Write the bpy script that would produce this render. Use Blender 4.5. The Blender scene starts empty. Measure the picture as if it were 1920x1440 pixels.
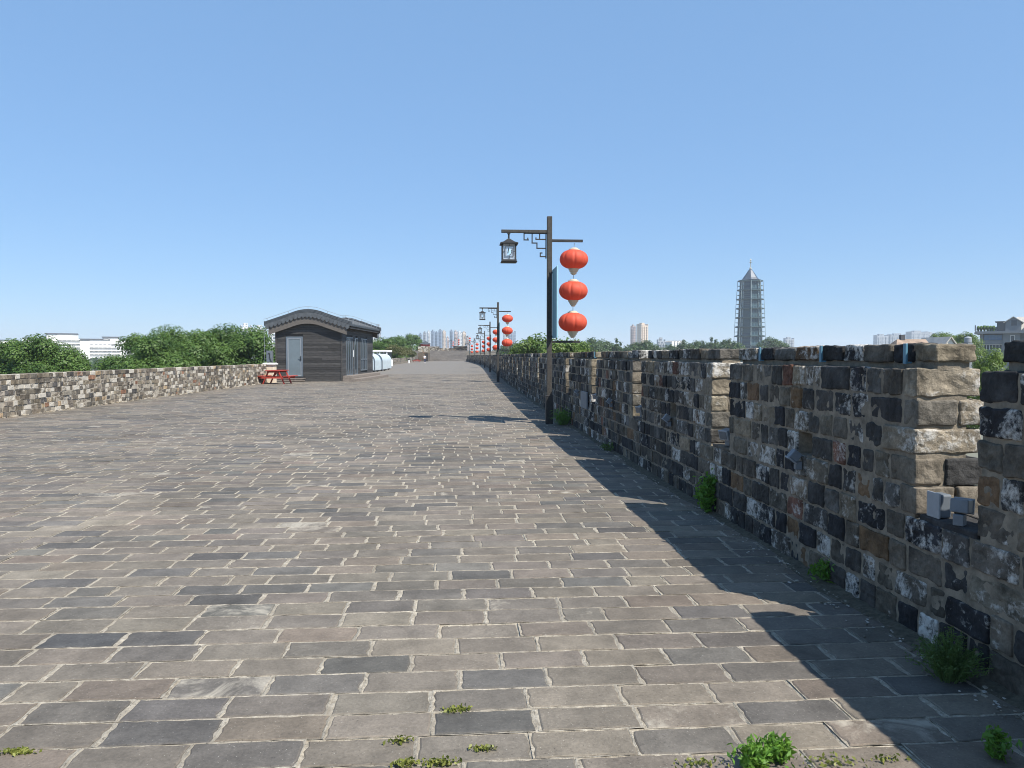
import bpy, bmesh, math, random
import numpy as np
from mathutils import Vector, Matrix, noise as mnoise

random.seed(7)
RNG = np.random.default_rng(7)
C = bpy.context.scene.collection
scene = bpy.context.scene

# ------------------------------------------------------------------ camera, sky, sun, exposure
A = 0.0728                                   # camera yaw to the right of the wall direction (world +Y)
FPX, HZ, EYE = 1420.0, 666.5, 1.6            # focal length in px of the 1920 px photo, horizon row, eye height
PITCH = math.atan((720 - HZ) / FPX)
cam = bpy.data.objects.new("camera", bpy.data.cameras.new("camera"))
C.objects.link(cam)
cam.location = (0, 0, EYE)
cam.rotation_euler = (math.pi / 2 - PITCH, 0, -A)
cam.data.sensor_width = 36.0
cam.data.lens = FPX / 1920 * 36.0
cam.data.clip_start, cam.data.clip_end = 0.05, 12000
scene.camera = cam

KX, KY = 0.54, 0.58                          # shadow offset per metre of height: -x and +y
to_sun = Vector((KX, -KY, 1)).normalized()
ELEV = math.asin(to_sun.z)
AZ = math.atan2(to_sun.x, to_sun.y)
w = bpy.data.worlds.new("World"); scene.world = w; w.use_nodes = True
nt = w.node_tree
sky = nt.nodes.new("ShaderNodeTexSky"); sky.sky_type = 'NISHITA'; sky.sun_disc = False
sky.sun_elevation, sky.sun_rotation = ELEV, AZ
sky.altitude, sky.air_density, sky.dust_density, sky.ozone_density = 0, 1.0, 0.0, 6.0
bg = nt.nodes["Background"]; bg.inputs[1].default_value = 0.12
even = nt.nodes.new("ShaderNodeMix"); even.data_type = 'RGBA'; even.inputs[0].default_value = 0.72      # evens out the summer haze of the sky
even.inputs[7].default_value = (1.02, 1.96, 3.42, 1)
nt.links.new(sky.outputs[0], even.inputs[6]); nt.links.new(even.outputs[2], bg.inputs[0])
sun = bpy.data.objects.new("sun", bpy.data.lights.new("sun", 'SUN')); C.objects.link(sun)
sun.data.energy, sun.data.angle, sun.data.color = 4.2, math.radians(0.53), (1.0, 0.95, 0.87)
sun.rotation_euler = to_sun.to_track_quat('Z', 'Y').to_euler()
sun.location = (20, -20, 60)
scene.view_settings.view_transform = 'Standard'; scene.view_settings.look = 'None'
scene.view_settings.gamma = 1; scene.view_settings.exposure = 0.85
scene.view_settings.use_curve_mapping = False
scene.cycles.use_denoising = True
scene.cycles.denoiser = 'OPENIMAGEDENOISE'
scene.cycles.denoising_input_passes = 'RGB_ALBEDO_NORMAL'
scene.cycles.denoising_prefilter = 'ACCURATE'
scene.cycles.filter_width = 1.0
scene.cycles.sample_clamp_indirect = 4.0
scene.cycles.max_bounces = 6
scene.cycles.transparent_max_bounces = 12
scene.cycles.volume_bounces = 1

ca, sa = math.cos(A), math.sin(A)
def cw(X, d, z=0.0):
    """camera-frame (right, forward) on the level to world"""
    return Vector((X * ca + d * sa, -X * sa + d * ca, z))
def W(px, py, d):
    """the world point at forward distance d seen at photo pixel px, py"""
    xc, yc = (px - 960) / FPX, (720 - py) / FPX
    fwd = math.cos(PITCH) + yc * math.sin(PITCH); up = -math.sin(PITCH) + yc * math.cos(PITCH)
    return cw(xc / fwd * d, d, EYE + up / fwd * d)
def G(px, py, z=0.0):
    yc = (720 - py) / FPX
    fwd = math.cos(PITCH) + yc * math.sin(PITCH); up = -math.sin(PITCH) + yc * math.cos(PITCH)
    return W(px, py, (z - EYE) * fwd / up)

# ------------------------------------------------------------------ mesh helpers
class MB:
    def __init__(s): s.V, s.F, s.C, s.M, s.n = [], [], [], [], 0
    def add(s, verts, faces, col=(1, 1, 1, 0), mi=0):
        v = np.asarray(verts, dtype=float).reshape(-1, 3)
        s.V.append(v); o = s.n
        s.F.extend([tuple(i + o for i in f) for f in faces]); s.M.extend([mi] * len(faces))
        s.C.append(np.tile(np.asarray(col, float), (len(v), 1))); s.n += len(v)
    def xform(s, f):
        s.V = [f(v) for v in s.V]
    def build(s, name, mats, parent=None, origin=None, smooth=False, bevel=0):
        me = bpy.data.meshes.new(name)
        v = np.concatenate(s.V) if s.V else np.zeros((0, 3))
        if origin is not None: v = v - np.asarray(origin, float)
        me.from_pydata(v.tolist(), [], s.F)
        for m in (mats if isinstance(mats, (list, tuple)) else [mats]): me.materials.append(m)
        me.polygons.foreach_set("material_index", s.M)
        if smooth: me.polygons.foreach_set("use_smooth", [True] * len(me.polygons))
        ca_ = me.color_attributes.new("Col", 'FLOAT_COLOR', 'POINT')
        ca_.data.foreach_set("color", np.concatenate(s.C).ravel())
        me.update()
        o = bpy.data.objects.new(name, me); C.objects.link(o)
        if parent is not None: o.parent = parent
        elif origin is not None: o.location = origin
        if bevel:
            b = o.modifiers.new("bevel", 'BEVEL'); b.width = bevel; b.segments = 2; b.limit_method = 'ANGLE'
        return o

BOXF = [(0, 3, 2, 1), (4, 5, 6, 7), (0, 1, 5, 4), (1, 2, 6, 5), (2, 3, 7, 6), (3, 0, 4, 7)]
def box(mb, x0, x1, y0, y1, z0, z1, col=(1, 1, 1, 0), mi=0, T=None):
    v = np.array([(x0, y0, z0), (x1, y0, z0), (x1, y1, z0), (x0, y1, z0), (x0, y0, z1), (x1, y0, z1), (x1, y1, z1), (x0, y1, z1)], float)
    if T is not None: v = np.array([tuple(T @ Vector(p)) for p in v])
    mb.add(v, BOXF, col, mi)
def beam(mb, p, q, w_, h_, col=(1, 1, 1, 0), mi=0, up=(0, 0, 1)):
    p, q = Vector(p), Vector(q); d = (q - p).normalized(); up = Vector(up)
    if abs(d.dot(up)) > 0.99: up = Vector((0, 1, 0))
    s_ = d.cross(up).normalized() * (w_ / 2); u_ = s_.cross(d).normalized() * (h_ / 2)
    v = [p - s_ - u_, p + s_ - u_, p + s_ + u_, p - s_ + u_, q - s_ - u_, q + s_ - u_, q + s_ + u_, q - s_ + u_]
    mb.add([tuple(a) for a in v], [(0, 1, 2, 3), (7, 6, 5, 4), (0, 4, 5, 1), (1, 5, 6, 2), (2, 6, 7, 3), (3, 7, 4, 0)], col, mi)
def tube(mb, pts, radii, n=8, col=(1, 1, 1, 0), mi=0):
    pts = [Vector(p) for p in pts]; V, F = [], []
    if not isinstance(radii, (list, tuple)): radii = [radii] * len(pts)
    for i, p in enumerate(pts):
        d = (pts[min(i + 1, len(pts) - 1)] - pts[max(i - 1, 0)]).normalized()
        r = Vector((1, 0, 0)) if abs(d.x) < 0.8 else Vector((0, 1, 0))
        a = d.cross(r).normalized(); b = d.cross(a)
        for k in range(n):
            t = 2 * math.pi * k / n
            V.append(tuple(p + (a * math.cos(t) + b * math.sin(t)) * radii[i]))
    for i in range(len(pts) - 1):
        for k in range(n):
            k2 = (k + 1) % n
            F.append((i * n + k, i * n + k2, (i + 1) * n + k2, (i + 1) * n + k))
    F.append(tuple(range(n))); F.append(tuple(range((len(pts) - 1) * n, len(pts) * n))[::-1])
    mb.add(V, F, col, mi)
def lathe(mb, prof, n=24, c=(0, 0, 0), col=(1, 1, 1, 0), mi=0, wob=None):
    V, F = [], []
    for r, z in prof:
        for k in range(n):
            t = 2 * math.pi * k / n; rr = r * (wob(t) if wob else 1)
            V.append((c[0] + rr * math.cos(t), c[1] + rr * math.sin(t), c[2] + z))
    for i in range(len(prof) - 1):
        for k in range(n):
            k2 = (k + 1) % n
            F.append((i * n + k, i * n + k2, (i + 1) * n + k2, (i + 1) * n + k))
    F.append(tuple(range(n))[::-1]); F.append(tuple(range((len(prof) - 1) * n, len(prof) * n)))
    mb.add(V, F, col, mi)

def tag(o, label=None, cat=None, group=None, kind=None):
    if label: o["label"] = label
    if cat: o["category"] = cat
    if group: o["group"] = group
    if kind: o["kind"] = kind
    return o
def empty(name, loc, rz=0.0):
    o = bpy.data.objects.new(name, None); C.objects.link(o); o.location = loc; o.rotation_euler = (0, 0, rz)
    o.empty_display_size = 0.2
    return o
def copy_tree(o, parent=None):
    c = o.copy(); C.objects.link(c)
    if parent is not None: c.parent = parent
    for ch in list(o.children): copy_tree(ch, c)
    return c

# ------------------------------------------------------------------ materials
def newmat(name):
    m = bpy.data.materials.new(name); m.use_nodes = True
    t = m.node_tree; b = t.nodes["Principled BSDF"]
    return m, t, b
def nd(t, typ, **kw):
    n = t.nodes.new(typ)
    for k, v in kw.items():
        if k.startswith("i_"): n.inputs[int(k[2:]) if k[2:].isdigit() else k[2:].replace("_", " ")].default_value = v
        else: setattr(n, k, v)
    return n
def noise(t, scale, detail=5, rough=0.6, vec=None, dist=0.0):
    n = nd(t, "ShaderNodeTexNoise"); n.inputs["Scale"].default_value = scale; n.inputs["Detail"].default_value = detail
    n.inputs["Roughness"].default_value = rough; n.inputs["Distortion"].default_value = dist
    if vec is not None: t.links.new(vec, n.inputs["Vector"])
    return n.outputs["Fac"]
def math_(t, op, a, b=None, clamp=False):
    n = nd(t, "ShaderNodeMath", operation=op, use_clamp=clamp)
    for i, v in enumerate((a, b)):
        if v is None: continue
        if isinstance(v, (int, float)): n.inputs[i].default_value = v
        else: t.links.new(v, n.inputs[i])
    return n.outputs[0]
def maprange(t, v, a, b, c, d):
    n = nd(t, "ShaderNodeMapRange"); t.links.new(v, n.inputs[0])
    for i, x in enumerate((a, b, c, d)): n.inputs[i + 1].default_value = x
    return n.outputs[0]
def mix(t, fac, a, b, mode='MIX'):
    n = nd(t, "ShaderNodeMix", data_type='RGBA', blend_type=mode)
    for s, v in ((n.inputs[0], fac), (n.inputs[6], a), (n.inputs[7], b)):
        if isinstance(v, (int, float)): s.default_value = v
        elif isinstance(v, tuple): s.default_value = v if len(v) == 4 else (*v, 1)
        else: t.links.new(v, s)
    return n.outputs[2]
def bump(t, b, h, strength=0.4, dist=0.01):
    n = nd(t, "ShaderNodeBump"); n.inputs["Strength"].default_value = strength; n.inputs["Distance"].default_value = dist
    t.links.new(h, n.inputs["Height"]); t.links.new(n.outputs[0], b.inputs["Normal"])
def worldpos(t): return nd(t, "ShaderNodeNewGeometry").outputs["Position"]

def plain(name, col, rough=0.6, metal=0.0, var=0.25, scale=6.0, bumps=0.0, objc=True):
    m, t, b = newmat(name)
    v = nd(t, "ShaderNodeTexCoord").outputs["Object"] if objc else worldpos(t)
    f = noise(t, scale, 6, 0.65, v)
    k = maprange(t, f, 0.3, 0.7, 1 - var, 1 + var)
    cc = nd(t, "ShaderNodeCombineColor")
    for i in range(3): t.links.new(k, cc.inputs[i])
    c = mix(t, 1.0, (*col, 1), cc.outputs[0], 'MULTIPLY')
    t.links.new(c, b.inputs["Base Color"])
    b.inputs["Roughness"].default_value = rough; b.inputs["Metallic"].default_value = metal
    if bumps: bump(t, b, noise(t, scale * 6, 6, 0.7, v), bumps, 0.01)
    return m

def brick_mat(name, whitec, s=1.0, bstr=0.5):
    """worn brick: own colour per brick, limewash left in patches, soot and pits"""
    m, t, b = newmat(name)
    at = nd(t, "ShaderNodeAttribute", attribute_name="Col")
    p = worldpos(t)
    n1 = noise(t, 7 * s, 7, 0.7, p); n2 = noise(t, 11 * s, 9, 0.68, p, 0.6); n3 = noise(t, 38 * s, 5, 0.75, p)
    k = maprange(t, n1, 0.30, 0.70, 0.35, 1.65)
    cc = nd(t, "ShaderNodeCombineColor")
    for i in range(3): t.links.new(k, cc.inputs[i])
    c = mix(t, 1.0, at.outputs["Color"], cc.outputs[0], 'MULTIPLY')
    k3 = maprange(t, n3, 0.3, 0.7, 0.65, 1.3)
    c3 = nd(t, "ShaderNodeCombineColor")
    for i in range(3): t.links.new(k3, c3.inputs[i])
    c = mix(t, 0.8, c, c3.outputs[0], 'MULTIPLY')
    big = noise(t, 1.5 * s, 5, 0.6, p, 0.5)
    a_ = math_(t, 'ADD', math_(t, 'ADD', n2, math_(t, 'MULTIPLY', at.outputs["Alpha"], 0.92)), math_(t, 'MULTIPLY', math_(t, 'SUBTRACT', big, 0.43), 0.62))
    wf = math_(t, 'MULTIPLY', math_(t, 'SUBTRACT', math_(t, 'ADD', a_, math_(t, 'MULTIPLY', math_(t, 'SUBTRACT', n3, 0.5), 0.35)), 1.0), 6.0, True)
    soot = noise(t, 0.9 * s, 6, 0.65, p, 0.8)
    ks = maprange(t, soot, 0.38, 0.62, 0.68, 1.3); cs_ = nd(t, "ShaderNodeCombineColor")
    for i in range(3): t.links.new(ks, cs_.inputs[i])
    c = mix(t, 1.0, c, cs_.outputs[0], 'MULTIPLY')
    wf = math_(t, 'MULTIPLY', wf, maprange(t, n3, 0.32, 0.5, 0.45, 1.0), True)
    c = mix(t, wf, c, (*whitec, 1))
    t.links.new(c, b.inputs["Base Color"]); b.inputs["Roughness"].default_value = 0.92
    b.inputs["Specular IOR Level"].default_value = 0.25
    h = math_(t, 'ADD', math_(t, 'MULTIPLY', n1, 1.6), math_(t, 'MULTIPLY', n3, 0.7))
    h = math_(t, 'ADD', h, math_(t, 'MULTIPLY', wf, 0.25))
    bump(t, b, h, bstr, 0.02)
    return m

M = {}
M['brick'] = brick_mat("worn_wall_brick", (0.52, 0.495, 0.45))
M['brick_far'] = brick_mat("pale_wall_brick", (0.50, 0.46, 0.39), 0.8, 0.4)
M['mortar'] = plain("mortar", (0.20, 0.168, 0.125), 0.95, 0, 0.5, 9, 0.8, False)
M['mortar_pale'] = plain("pale_mortar", (0.34, 0.30, 0.24), 0.95, 0, 0.35, 9, 0.6, False)
M['iron'] = plain("painted_timber", (0.022, 0.021, 0.02), 0.55, 0, 0.5, 14, 0.3)
M['iron_brown'] = plain("weathered_timber", (0.042, 0.038, 0.032), 0.7, 0, 0.5, 18, 0.4)
M['lantern_red'] = None
M['cream'] = plain("cream_metal", (0.50, 0.43, 0.32), 0.5, 0, 0.2, 20)
M['banner'] = plain("teal_banner", (0.10, 0.24, 0.30), 0.5, 0, 0.1, 3)
M['banner_edge'] = plain("pale_blue_metal", (0.30, 0.52, 0.60), 0.4, 0, 0.1, 3)
def glassy(name, col, k):
    m, t, b = newmat(name); b.inputs["Base Color"].default_value = (*col, 1); b.inputs["Roughness"].default_value = 0.4
    tr = nd(t, "ShaderNodeBsdfTranslucent"); tr.inputs[0].default_value = (*col, 1); ms = nd(t, "ShaderNodeMixShader"); ms.inputs[0].default_value = k
    t.links.new(b.outputs[0], ms.inputs[1]); t.links.new(tr.outputs[0], ms.inputs[2])
    tp = nd(t, "ShaderNodeBsdfTransparent"); m2 = nd(t, "ShaderNodeMixShader"); m2.inputs[0].default_value = 0.58
    t.links.new(ms.outputs[0], m2.inputs[1]); t.links.new(tp.outputs[0], m2.inputs[2]); t.links.new(m2.outputs[0], t.nodes["Material Output"].inputs[0]); return m
M['pane_white'] = glassy("frosted_glass", (0.97, 0.97, 0.96), 0.45)
M['pane_blue'] = plain("pale_blue_film", (0.42, 0.62, 0.80), 0.4, 0, 0.05, 4)
M['grey_plastic'] = plain("grey_metal", (0.13, 0.15, 0.17), 0.5, 0.0, 0.12, 12)
M['light_plastic'] = plain("pale_grey_metal", (0.26, 0.28, 0.30), 0.45, 0.0, 0.1, 12)
M['lens'] = plain("lamp_glass", (0.10, 0.12, 0.14), 0.12, 0, 0.1, 5)
M['strap'] = plain("blue_strap", (0.08, 0.19, 0.26), 0.45, 0, 0.15, 8)
M['red_wood'] = plain("red_stained_wood", (0.36, 0.045, 0.03), 0.6, 0, 0.3, 9, 0.2)
M['concrete'] = plain("pale_concrete", (0.62, 0.52, 0.40), 0.85, 0, 0.15, 8, 0.2)
M['white'] = plain("white_paint", (0.80, 0.80, 0.78), 0.5, 0, 0.06, 3)
M['cover'] = plain("pale_blue_cover", (0.47, 0.54, 0.57), 0.45, 0, 0.12, 2.5, 0.1)
M['rubber'] = plain("black_rubber", (0.02, 0.02, 0.02), 0.7)
M['tile'] = plain("grey_roof_tile", (0.050, 0.058, 0.066), 0.6, 0, 0.3, 5, 0.3)
M['tile_light'] = plain("pale_verge_tile", (0.078, 0.086, 0.094), 0.6, 0, 0.3, 5, 0.3)
M['board'] = plain("brown_board", (0.11, 0.097, 0.085), 0.75, 0, 0.2, 7)
M['step'] = plain("step_timber", (0.19, 0.16, 0.135), 0.8, 0, 0.25, 6, 0.3)
M['door'] = plain("grey_aluminium", (0.15, 0.18, 0.21), 0.35, 0.3, 0.08, 3)
M['door_glass'] = plain("frosted_door_glass", (0.14, 0.175, 0.195), 0.3, 0, 0.08, 2)
M['dark_glass'] = plain("dark_window_glass", (0.035, 0.045, 0.055), 0.08, 0, 0.1, 2)
M['trunk'] = plain("bark", (0.11, 0.085, 0.06), 0.9, 0, 0.4, 8, 0.5)
M['soil'] = plain("city_ground", (0.16, 0.16, 0.12), 0.95, 0, 0.4, 0.02, 0, False)
M['steel'] = plain("galvanised_wire", (0.4, 0.42, 0.44), 0.4, 0.6, 0.1, 5)

# stained planks
m, t, b = newmat("charred_planks")
tc = nd(t, "ShaderNodeTexCoord").outputs["Object"]
mp = nd(t, "ShaderNodeMapping"); mp.inputs["Scale"].default_value = (1.2, 1.2, 14); t.links.new(tc, mp.inputs[0])
f1 = noise(t, 2.2, 8, 0.7, mp.outputs[0], 0.4)
at = nd(t, "ShaderNodeAttribute", attribute_name="Col")
cr = maprange(t, f1, 0.3, 0.72, 0.45, 1.7); cc = nd(t, "ShaderNodeCombineColor")
for i in range(3): t.links.new(cr, cc.inputs[i])
t.links.new(mix(t, 1.0, at.outputs["Color"], cc.outputs[0], 'MULTIPLY'), b.inputs["Base Color"])
b.inputs["Roughness"].default_value = 0.65; bump(t, b, f1, 0.4, 0.02); M['plank'] = m

# lantern fabric
m, t, b = newmat("red_lantern_fabric")
tc = nd(t, "ShaderNodeTexCoord").outputs["Object"]
f1 = noise(t, 5, 4, 0.5, tc)
t.links.new(mix(t, f1, (0.66, 0.085, 0.042, 1), (0.76, 0.14, 0.075, 1)), b.inputs["Base Color"])
b.inputs["Roughness"].default_value = 0.65
b.inputs["Subsurface Weight"].default_value = 0.0
tr = nd(t, "ShaderNodeBsdfTranslucent"); tr.inputs[0].default_value = (0.75, 0.09, 0.05, 1)
ms = nd(t, "ShaderNodeMixShader"); ms.inputs[0].default_value = 0.35
t.links.new(b.outputs[0], ms.inputs[1]); t.links.new(tr.outputs[0], ms.inputs[2])
t.links.new(ms.outputs[0], t.nodes["Material Output"].inputs[0]); M['lantern_red'] = m

def leaf_mat(name, a, c2, trans=0.3):
    m, t, b = newmat(name)
    at = nd(t, "ShaderNodeAttribute", attribute_name="Col")
    c = mix(t, at.outputs["Fac"], (*a, 1), (*c2, 1))
    t.links.new(c, b.inputs["Base Color"]); b.inputs["Roughness"].default_value = 0.5
    b.inputs["Specular IOR Level"].default_value = 0.35
    tr = nd(t, "ShaderNodeBsdfTranslucent"); t.links.new(mix(t, 0.5, c, (0.25, 0.4, 0.05, 1)), tr.inputs[0])
    ms = nd(t, "ShaderNodeMixShader"); ms.inputs[0].default_value = trans
    t.links.new(b.outputs[0], ms.inputs[1]); t.links.new(tr.outputs[0], ms.inputs[2])
    t.links.new(ms.outputs[0], t.nodes["Material Output"].inputs[0])
    return m
M['leaf'] = leaf_mat("broad_leaves", (0.032, 0.075, 0.016), (0.12, 0.20, 0.045))
M['leaf_light'] = leaf_mat("fresh_leaves", (0.06, 0.11, 0.02), (0.15, 0.21, 0.05))
M['leaf_far'] = leaf_mat("distant_leaves", (0.03, 0.06, 0.025), (0.07, 0.11, 0.04), 0.2)
M['leaf_dry'] = leaf_mat("dry_shrub_leaves", (0.07, 0.08, 0.03), (0.17, 0.16, 0.07))
M['weed'] = leaf_mat("weed_leaves", (0.07, 0.17, 0.02), (0.16, 0.32, 0.05), 0.35)
M['weed_dull'] = leaf_mat("dull_weed_leaves", (0.05, 0.09, 0.02), (0.12, 0.19, 0.06), 0.3)
M['moss'] = leaf_mat("moss_leaves", (0.10, 0.12, 0.02), (0.24, 0.25, 0.06), 0.2)

# paving: pavers carry their own colour
m, t, b = newmat("grey_paving_brick")
at = nd(t, "ShaderNodeAttribute", attribute_name="Col"); p = worldpos(t)
n1 = noise(t, 5, 8, 0.68, p, 0.3); n2 = noise(t, 60, 5, 0.75, p); n4 = noise(t, 0.45, 7, 0.62, p, 0.6)
k = math_(t, 'MULTIPLY', maprange(t, n1, 0.28, 0.72, 0.72, 1.28), maprange(t, n2, 0.3, 0.7, 0.78, 1.2))
k = math_(t, 'MULTIPLY', k, maprange(t, n4, 0.34, 0.66, 0.76, 1.20))
sp_ = math_(t, 'MULTIPLY', math_(t, 'SUBTRACT', 0.36, noise(t, 90, 3, 0.6, p)), 9.0, True)      # pits and grit
k = math_(t, 'MULTIPLY', k, maprange(t, sp_, 0, 1, 1.0, 0.55))
n6 = noise(t, 1.7, 10, 0.72, p, 1.2); k = math_(t, 'MULTIPLY', k, maprange(t, n6, 0.35, 0.65, 0.86, 1.12))
cc = nd(t, "ShaderNodeCombineColor")
for i in range(3): t.links.new(k, cc.inputs[i])
c = mix(t, 1.0, at.outputs["Color"], cc.outputs[0], 'MULTIPLY')
n5 = noise(t, 3.1, 9, 0.7, p, 0.8)
pf = math_(t, 'MULTIPLY', math_(t, 'SUBTRACT', math_(t, 'ADD', n5, at.outputs["Alpha"]), 0.98), 7.0, True)
c = mix(t, math_(t, 'MULTIPLY', pf, 0.75), c, (0.40, 0.36, 0.29, 1))
chip = math_(t, 'MULTIPLY', math_(t, 'SUBTRACT', noise(t, 120, 2, 0.5, p), 0.70), 14.0, True)
c = mix(t, math_(t, 'MULTIPLY', chip, 0.6), c, (0.5, 0.48, 0.42, 1))
t.links.new(c, b.inputs["Base Color"]); b.inputs["Roughness"].default_value = 0.8
b.inputs["Specular IOR Level"].default_value = 0.35
bump(t, b, math_(t, 'SUBTRACT', math_(t, 'ADD', n1, math_(t, 'MULTIPLY', n2, 0.5)), math_(t, 'MULTIPLY', sp_, 0.6)), 0.6, 0.009); M['paver'] = m
m, t, b = newmat("pale_joint_mortar")
p = worldpos(t); n1 = noise(t, 25, 8, 0.75, p); n2 = noise(t, 1.2, 4, 0.6, p)
c = mix(t, maprange(t, n1, 0.35, 0.65, 0, 1), (0.24, 0.205, 0.155, 1), (0.50, 0.45, 0.365, 1))
c = mix(t, maprange(t, n2, 0.42, 0.66, 0, 0.7), c, (0.24, 0.21, 0.165, 1))
n3 = noise(t, 70, 4, 0.7, p); c = mix(t, math_(t, 'MULTIPLY', math_(t, 'SUBTRACT', 0.43, n3), 9.0, True), c, (0.10, 0.088, 0.068, 1))
t.links.new(c, b.inputs["Base Color"]); b.inputs["Roughness"].default_value = 0.95
bump(t, b, n1, 0.9, 0.02); M['joint'] = m
# far paving sheet: the same rows, too thin to see one by one
m, t, b = newmat("distant_paving")
p = worldpos(t)
mp = nd(t, "ShaderNodeMapping"); mp.inputs["Scale"].default_value = (0.8, 3.5, 1); t.links.new(p, mp.inputs[0])
n1 = noise(t, 1.6, 8, 0.8, mp.outputs[0])
c = mix(t, maprange(t, n1, 0.36, 0.64, 0, 1), (0.108, 0.095, 0.079, 1), (0.222, 0.197, 0.163, 1))
t.links.new(c, b.inputs["Base Color"]); b.inputs["Roughness"].default_value = 0.85; M['far_paving'] = m

# ------------------------------------------------------------------ wall lines (x of the inner face as a function of y)
RW = [(-6, 2.61), (14, 2.61), (20, 2.63), (30, 2.74), (46, 2.98), (72, 3.58), (99, 4.1), (126, 4.3), (153, 3.95), (180, 3.5), (216, 2.6)]
LW = [(-10, -12.1), (8, -11.75), (20, -11.58), (28, -11.46), (42, -11.08), (60, -11.05), (165, -11.1), (204, -11.0)]
def interp(P, y):
    ys = [a for a, _ in P]; xs = [b_ for _, b_ in P]; n = len(P)
    if y <= ys[0]: return xs[0]
    if y >= ys[-1]: return xs[-1]
    i = max(k for k in range(n) if ys[k] <= y); i = min(i, n - 2)
    def sl(k):
        if k <= 0: return (xs[1] - xs[0]) / (ys[1] - ys[0])
        if k >= n - 1: return (xs[-1] - xs[-2]) / (ys[-1] - ys[-2])
        return (xs[k + 1] - xs[k - 1]) / (ys[k + 1] - ys[k - 1])
    h = ys[i + 1] - ys[i]; t_ = (y - ys[i]) / h
    return ((2 * t_**3 - 3 * t_**2 + 1) * xs[i] + (t_**3 - 2 * t_**2 + t_) * h * sl(i)
            + (-2 * t_**3 + 3 * t_**2) * xs[i + 1] + (t_**3 - t_**2) * h * sl(i + 1))
YT = np.arange(-10, 240, 0.5)
RX = np.array([interp(RW, y) for y in YT]); LX = np.array([interp(LW, y) for y in YT])
rwx = lambda y: np.interp(y, YT, RX)
lwx = lambda y: np.interp(y, YT, LX)

# ------------------------------------------------------------------ ground, rampart, paving
GZ = -12.0
mb = MB(); n = 64
ring = [(7000 * math.cos(2 * math.pi * k / n), 7000 * math.sin(2 * math.pi * k / n), GZ) for k in range(n)]
mb.add([(0, 0, GZ)] + ring, [(0, k + 1, (k + 1) % n + 1) for k in range(n)])
tag(mb.build("ground", M['soil']), kind="structure")

mb = MB()
ys = list(range(-10, 221, 5))
for s_ in (0, 1):
    top = [((rwx(y) + 0.75) if s_ else (lwx(y) - 0.7), y, -0.05) for y in ys]
    bot = [((rwx(y) + 2.2) if s_ else (lwx(y) - 2.2), y, GZ) for y in ys]
    k = len(ys)
    mb.add(top + bot, [((i, i + 1, k + i + 1, k + i) if s_ else (i + 1, i, k + i, k + i + 1)) for i in range(k - 1)])
tag(mb.build("rampart", M['mortar']), kind="structure")

mb = MB()
# joint bed with a little unevenness
PAVE_END = 66.0
def gh(x, y): return 0.012 * mnoise.noise(Vector((x * 0.35, y * 0.35, 1.7))) + 0.006 * mnoise.noise(Vector((x * 1.1, y * 1.1, 5.0)))
def bed(y0, y1, nx, ny, mi, z):
    V, F = [], []
    for j in range(ny + 1):
        y = y0 + (y1 - y0) * j / ny
        for i in range(nx + 1):
            x = lwx(y) - 0.7 + (rwx(y) + 0.75 - lwx(y) + 0.7) * i / nx
            V.append((x, y, z + (gh(x, y) if mi == 1 else 0)))
    for j in range(ny):
        for i in range(nx):
            a_ = j * (nx + 1) + i; F.append((a_, a_ + 1, a_ + nx + 2, a_ + nx + 1))
    mb.add(V, F, (1, 1, 1, 0), mi)
bed(-6, PAVE_END, 40, 200, 1, -0.022)
bed(PAVE_END, 217, 4, 60, 2, -0.004)
PAL_P = [((0.180, 0.166, 0.150), 10), ((0.195, 0.178, 0.157), 9), ((0.166, 0.155, 0.143), 9), ((0.140, 0.134, 0.128), 6), ((0.185, 0.162, 0.142), 4),
         ((0.215, 0.197, 0.172), 3), ((0.105, 0.103, 0.102), 1.0), ((0.150, 0.149, 0.143), 3)]
def pick(pal):
    r = random.random() * sum(w_ for _, w_ in pal)
    for c_, w_ in pal:
        r -= w_
        if r <= 0: break
    j = random.uniform(0.9, 1.11)
    return tuple(x * j * random.uniform(0.985, 1.015) for x in c_)
PAL_P = [((c_[0] * 0.855, c_[1] * 0.795, c_[2] * 0.71), w_) for c_, w_ in PAL_P] + [((0.075, 0.072, 0.070), 0.5), ((0.108, 0.099, 0.088), 4.0)]
ROW, LEN = 0.222, 0.446
y = -0.4; row = 0
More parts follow.
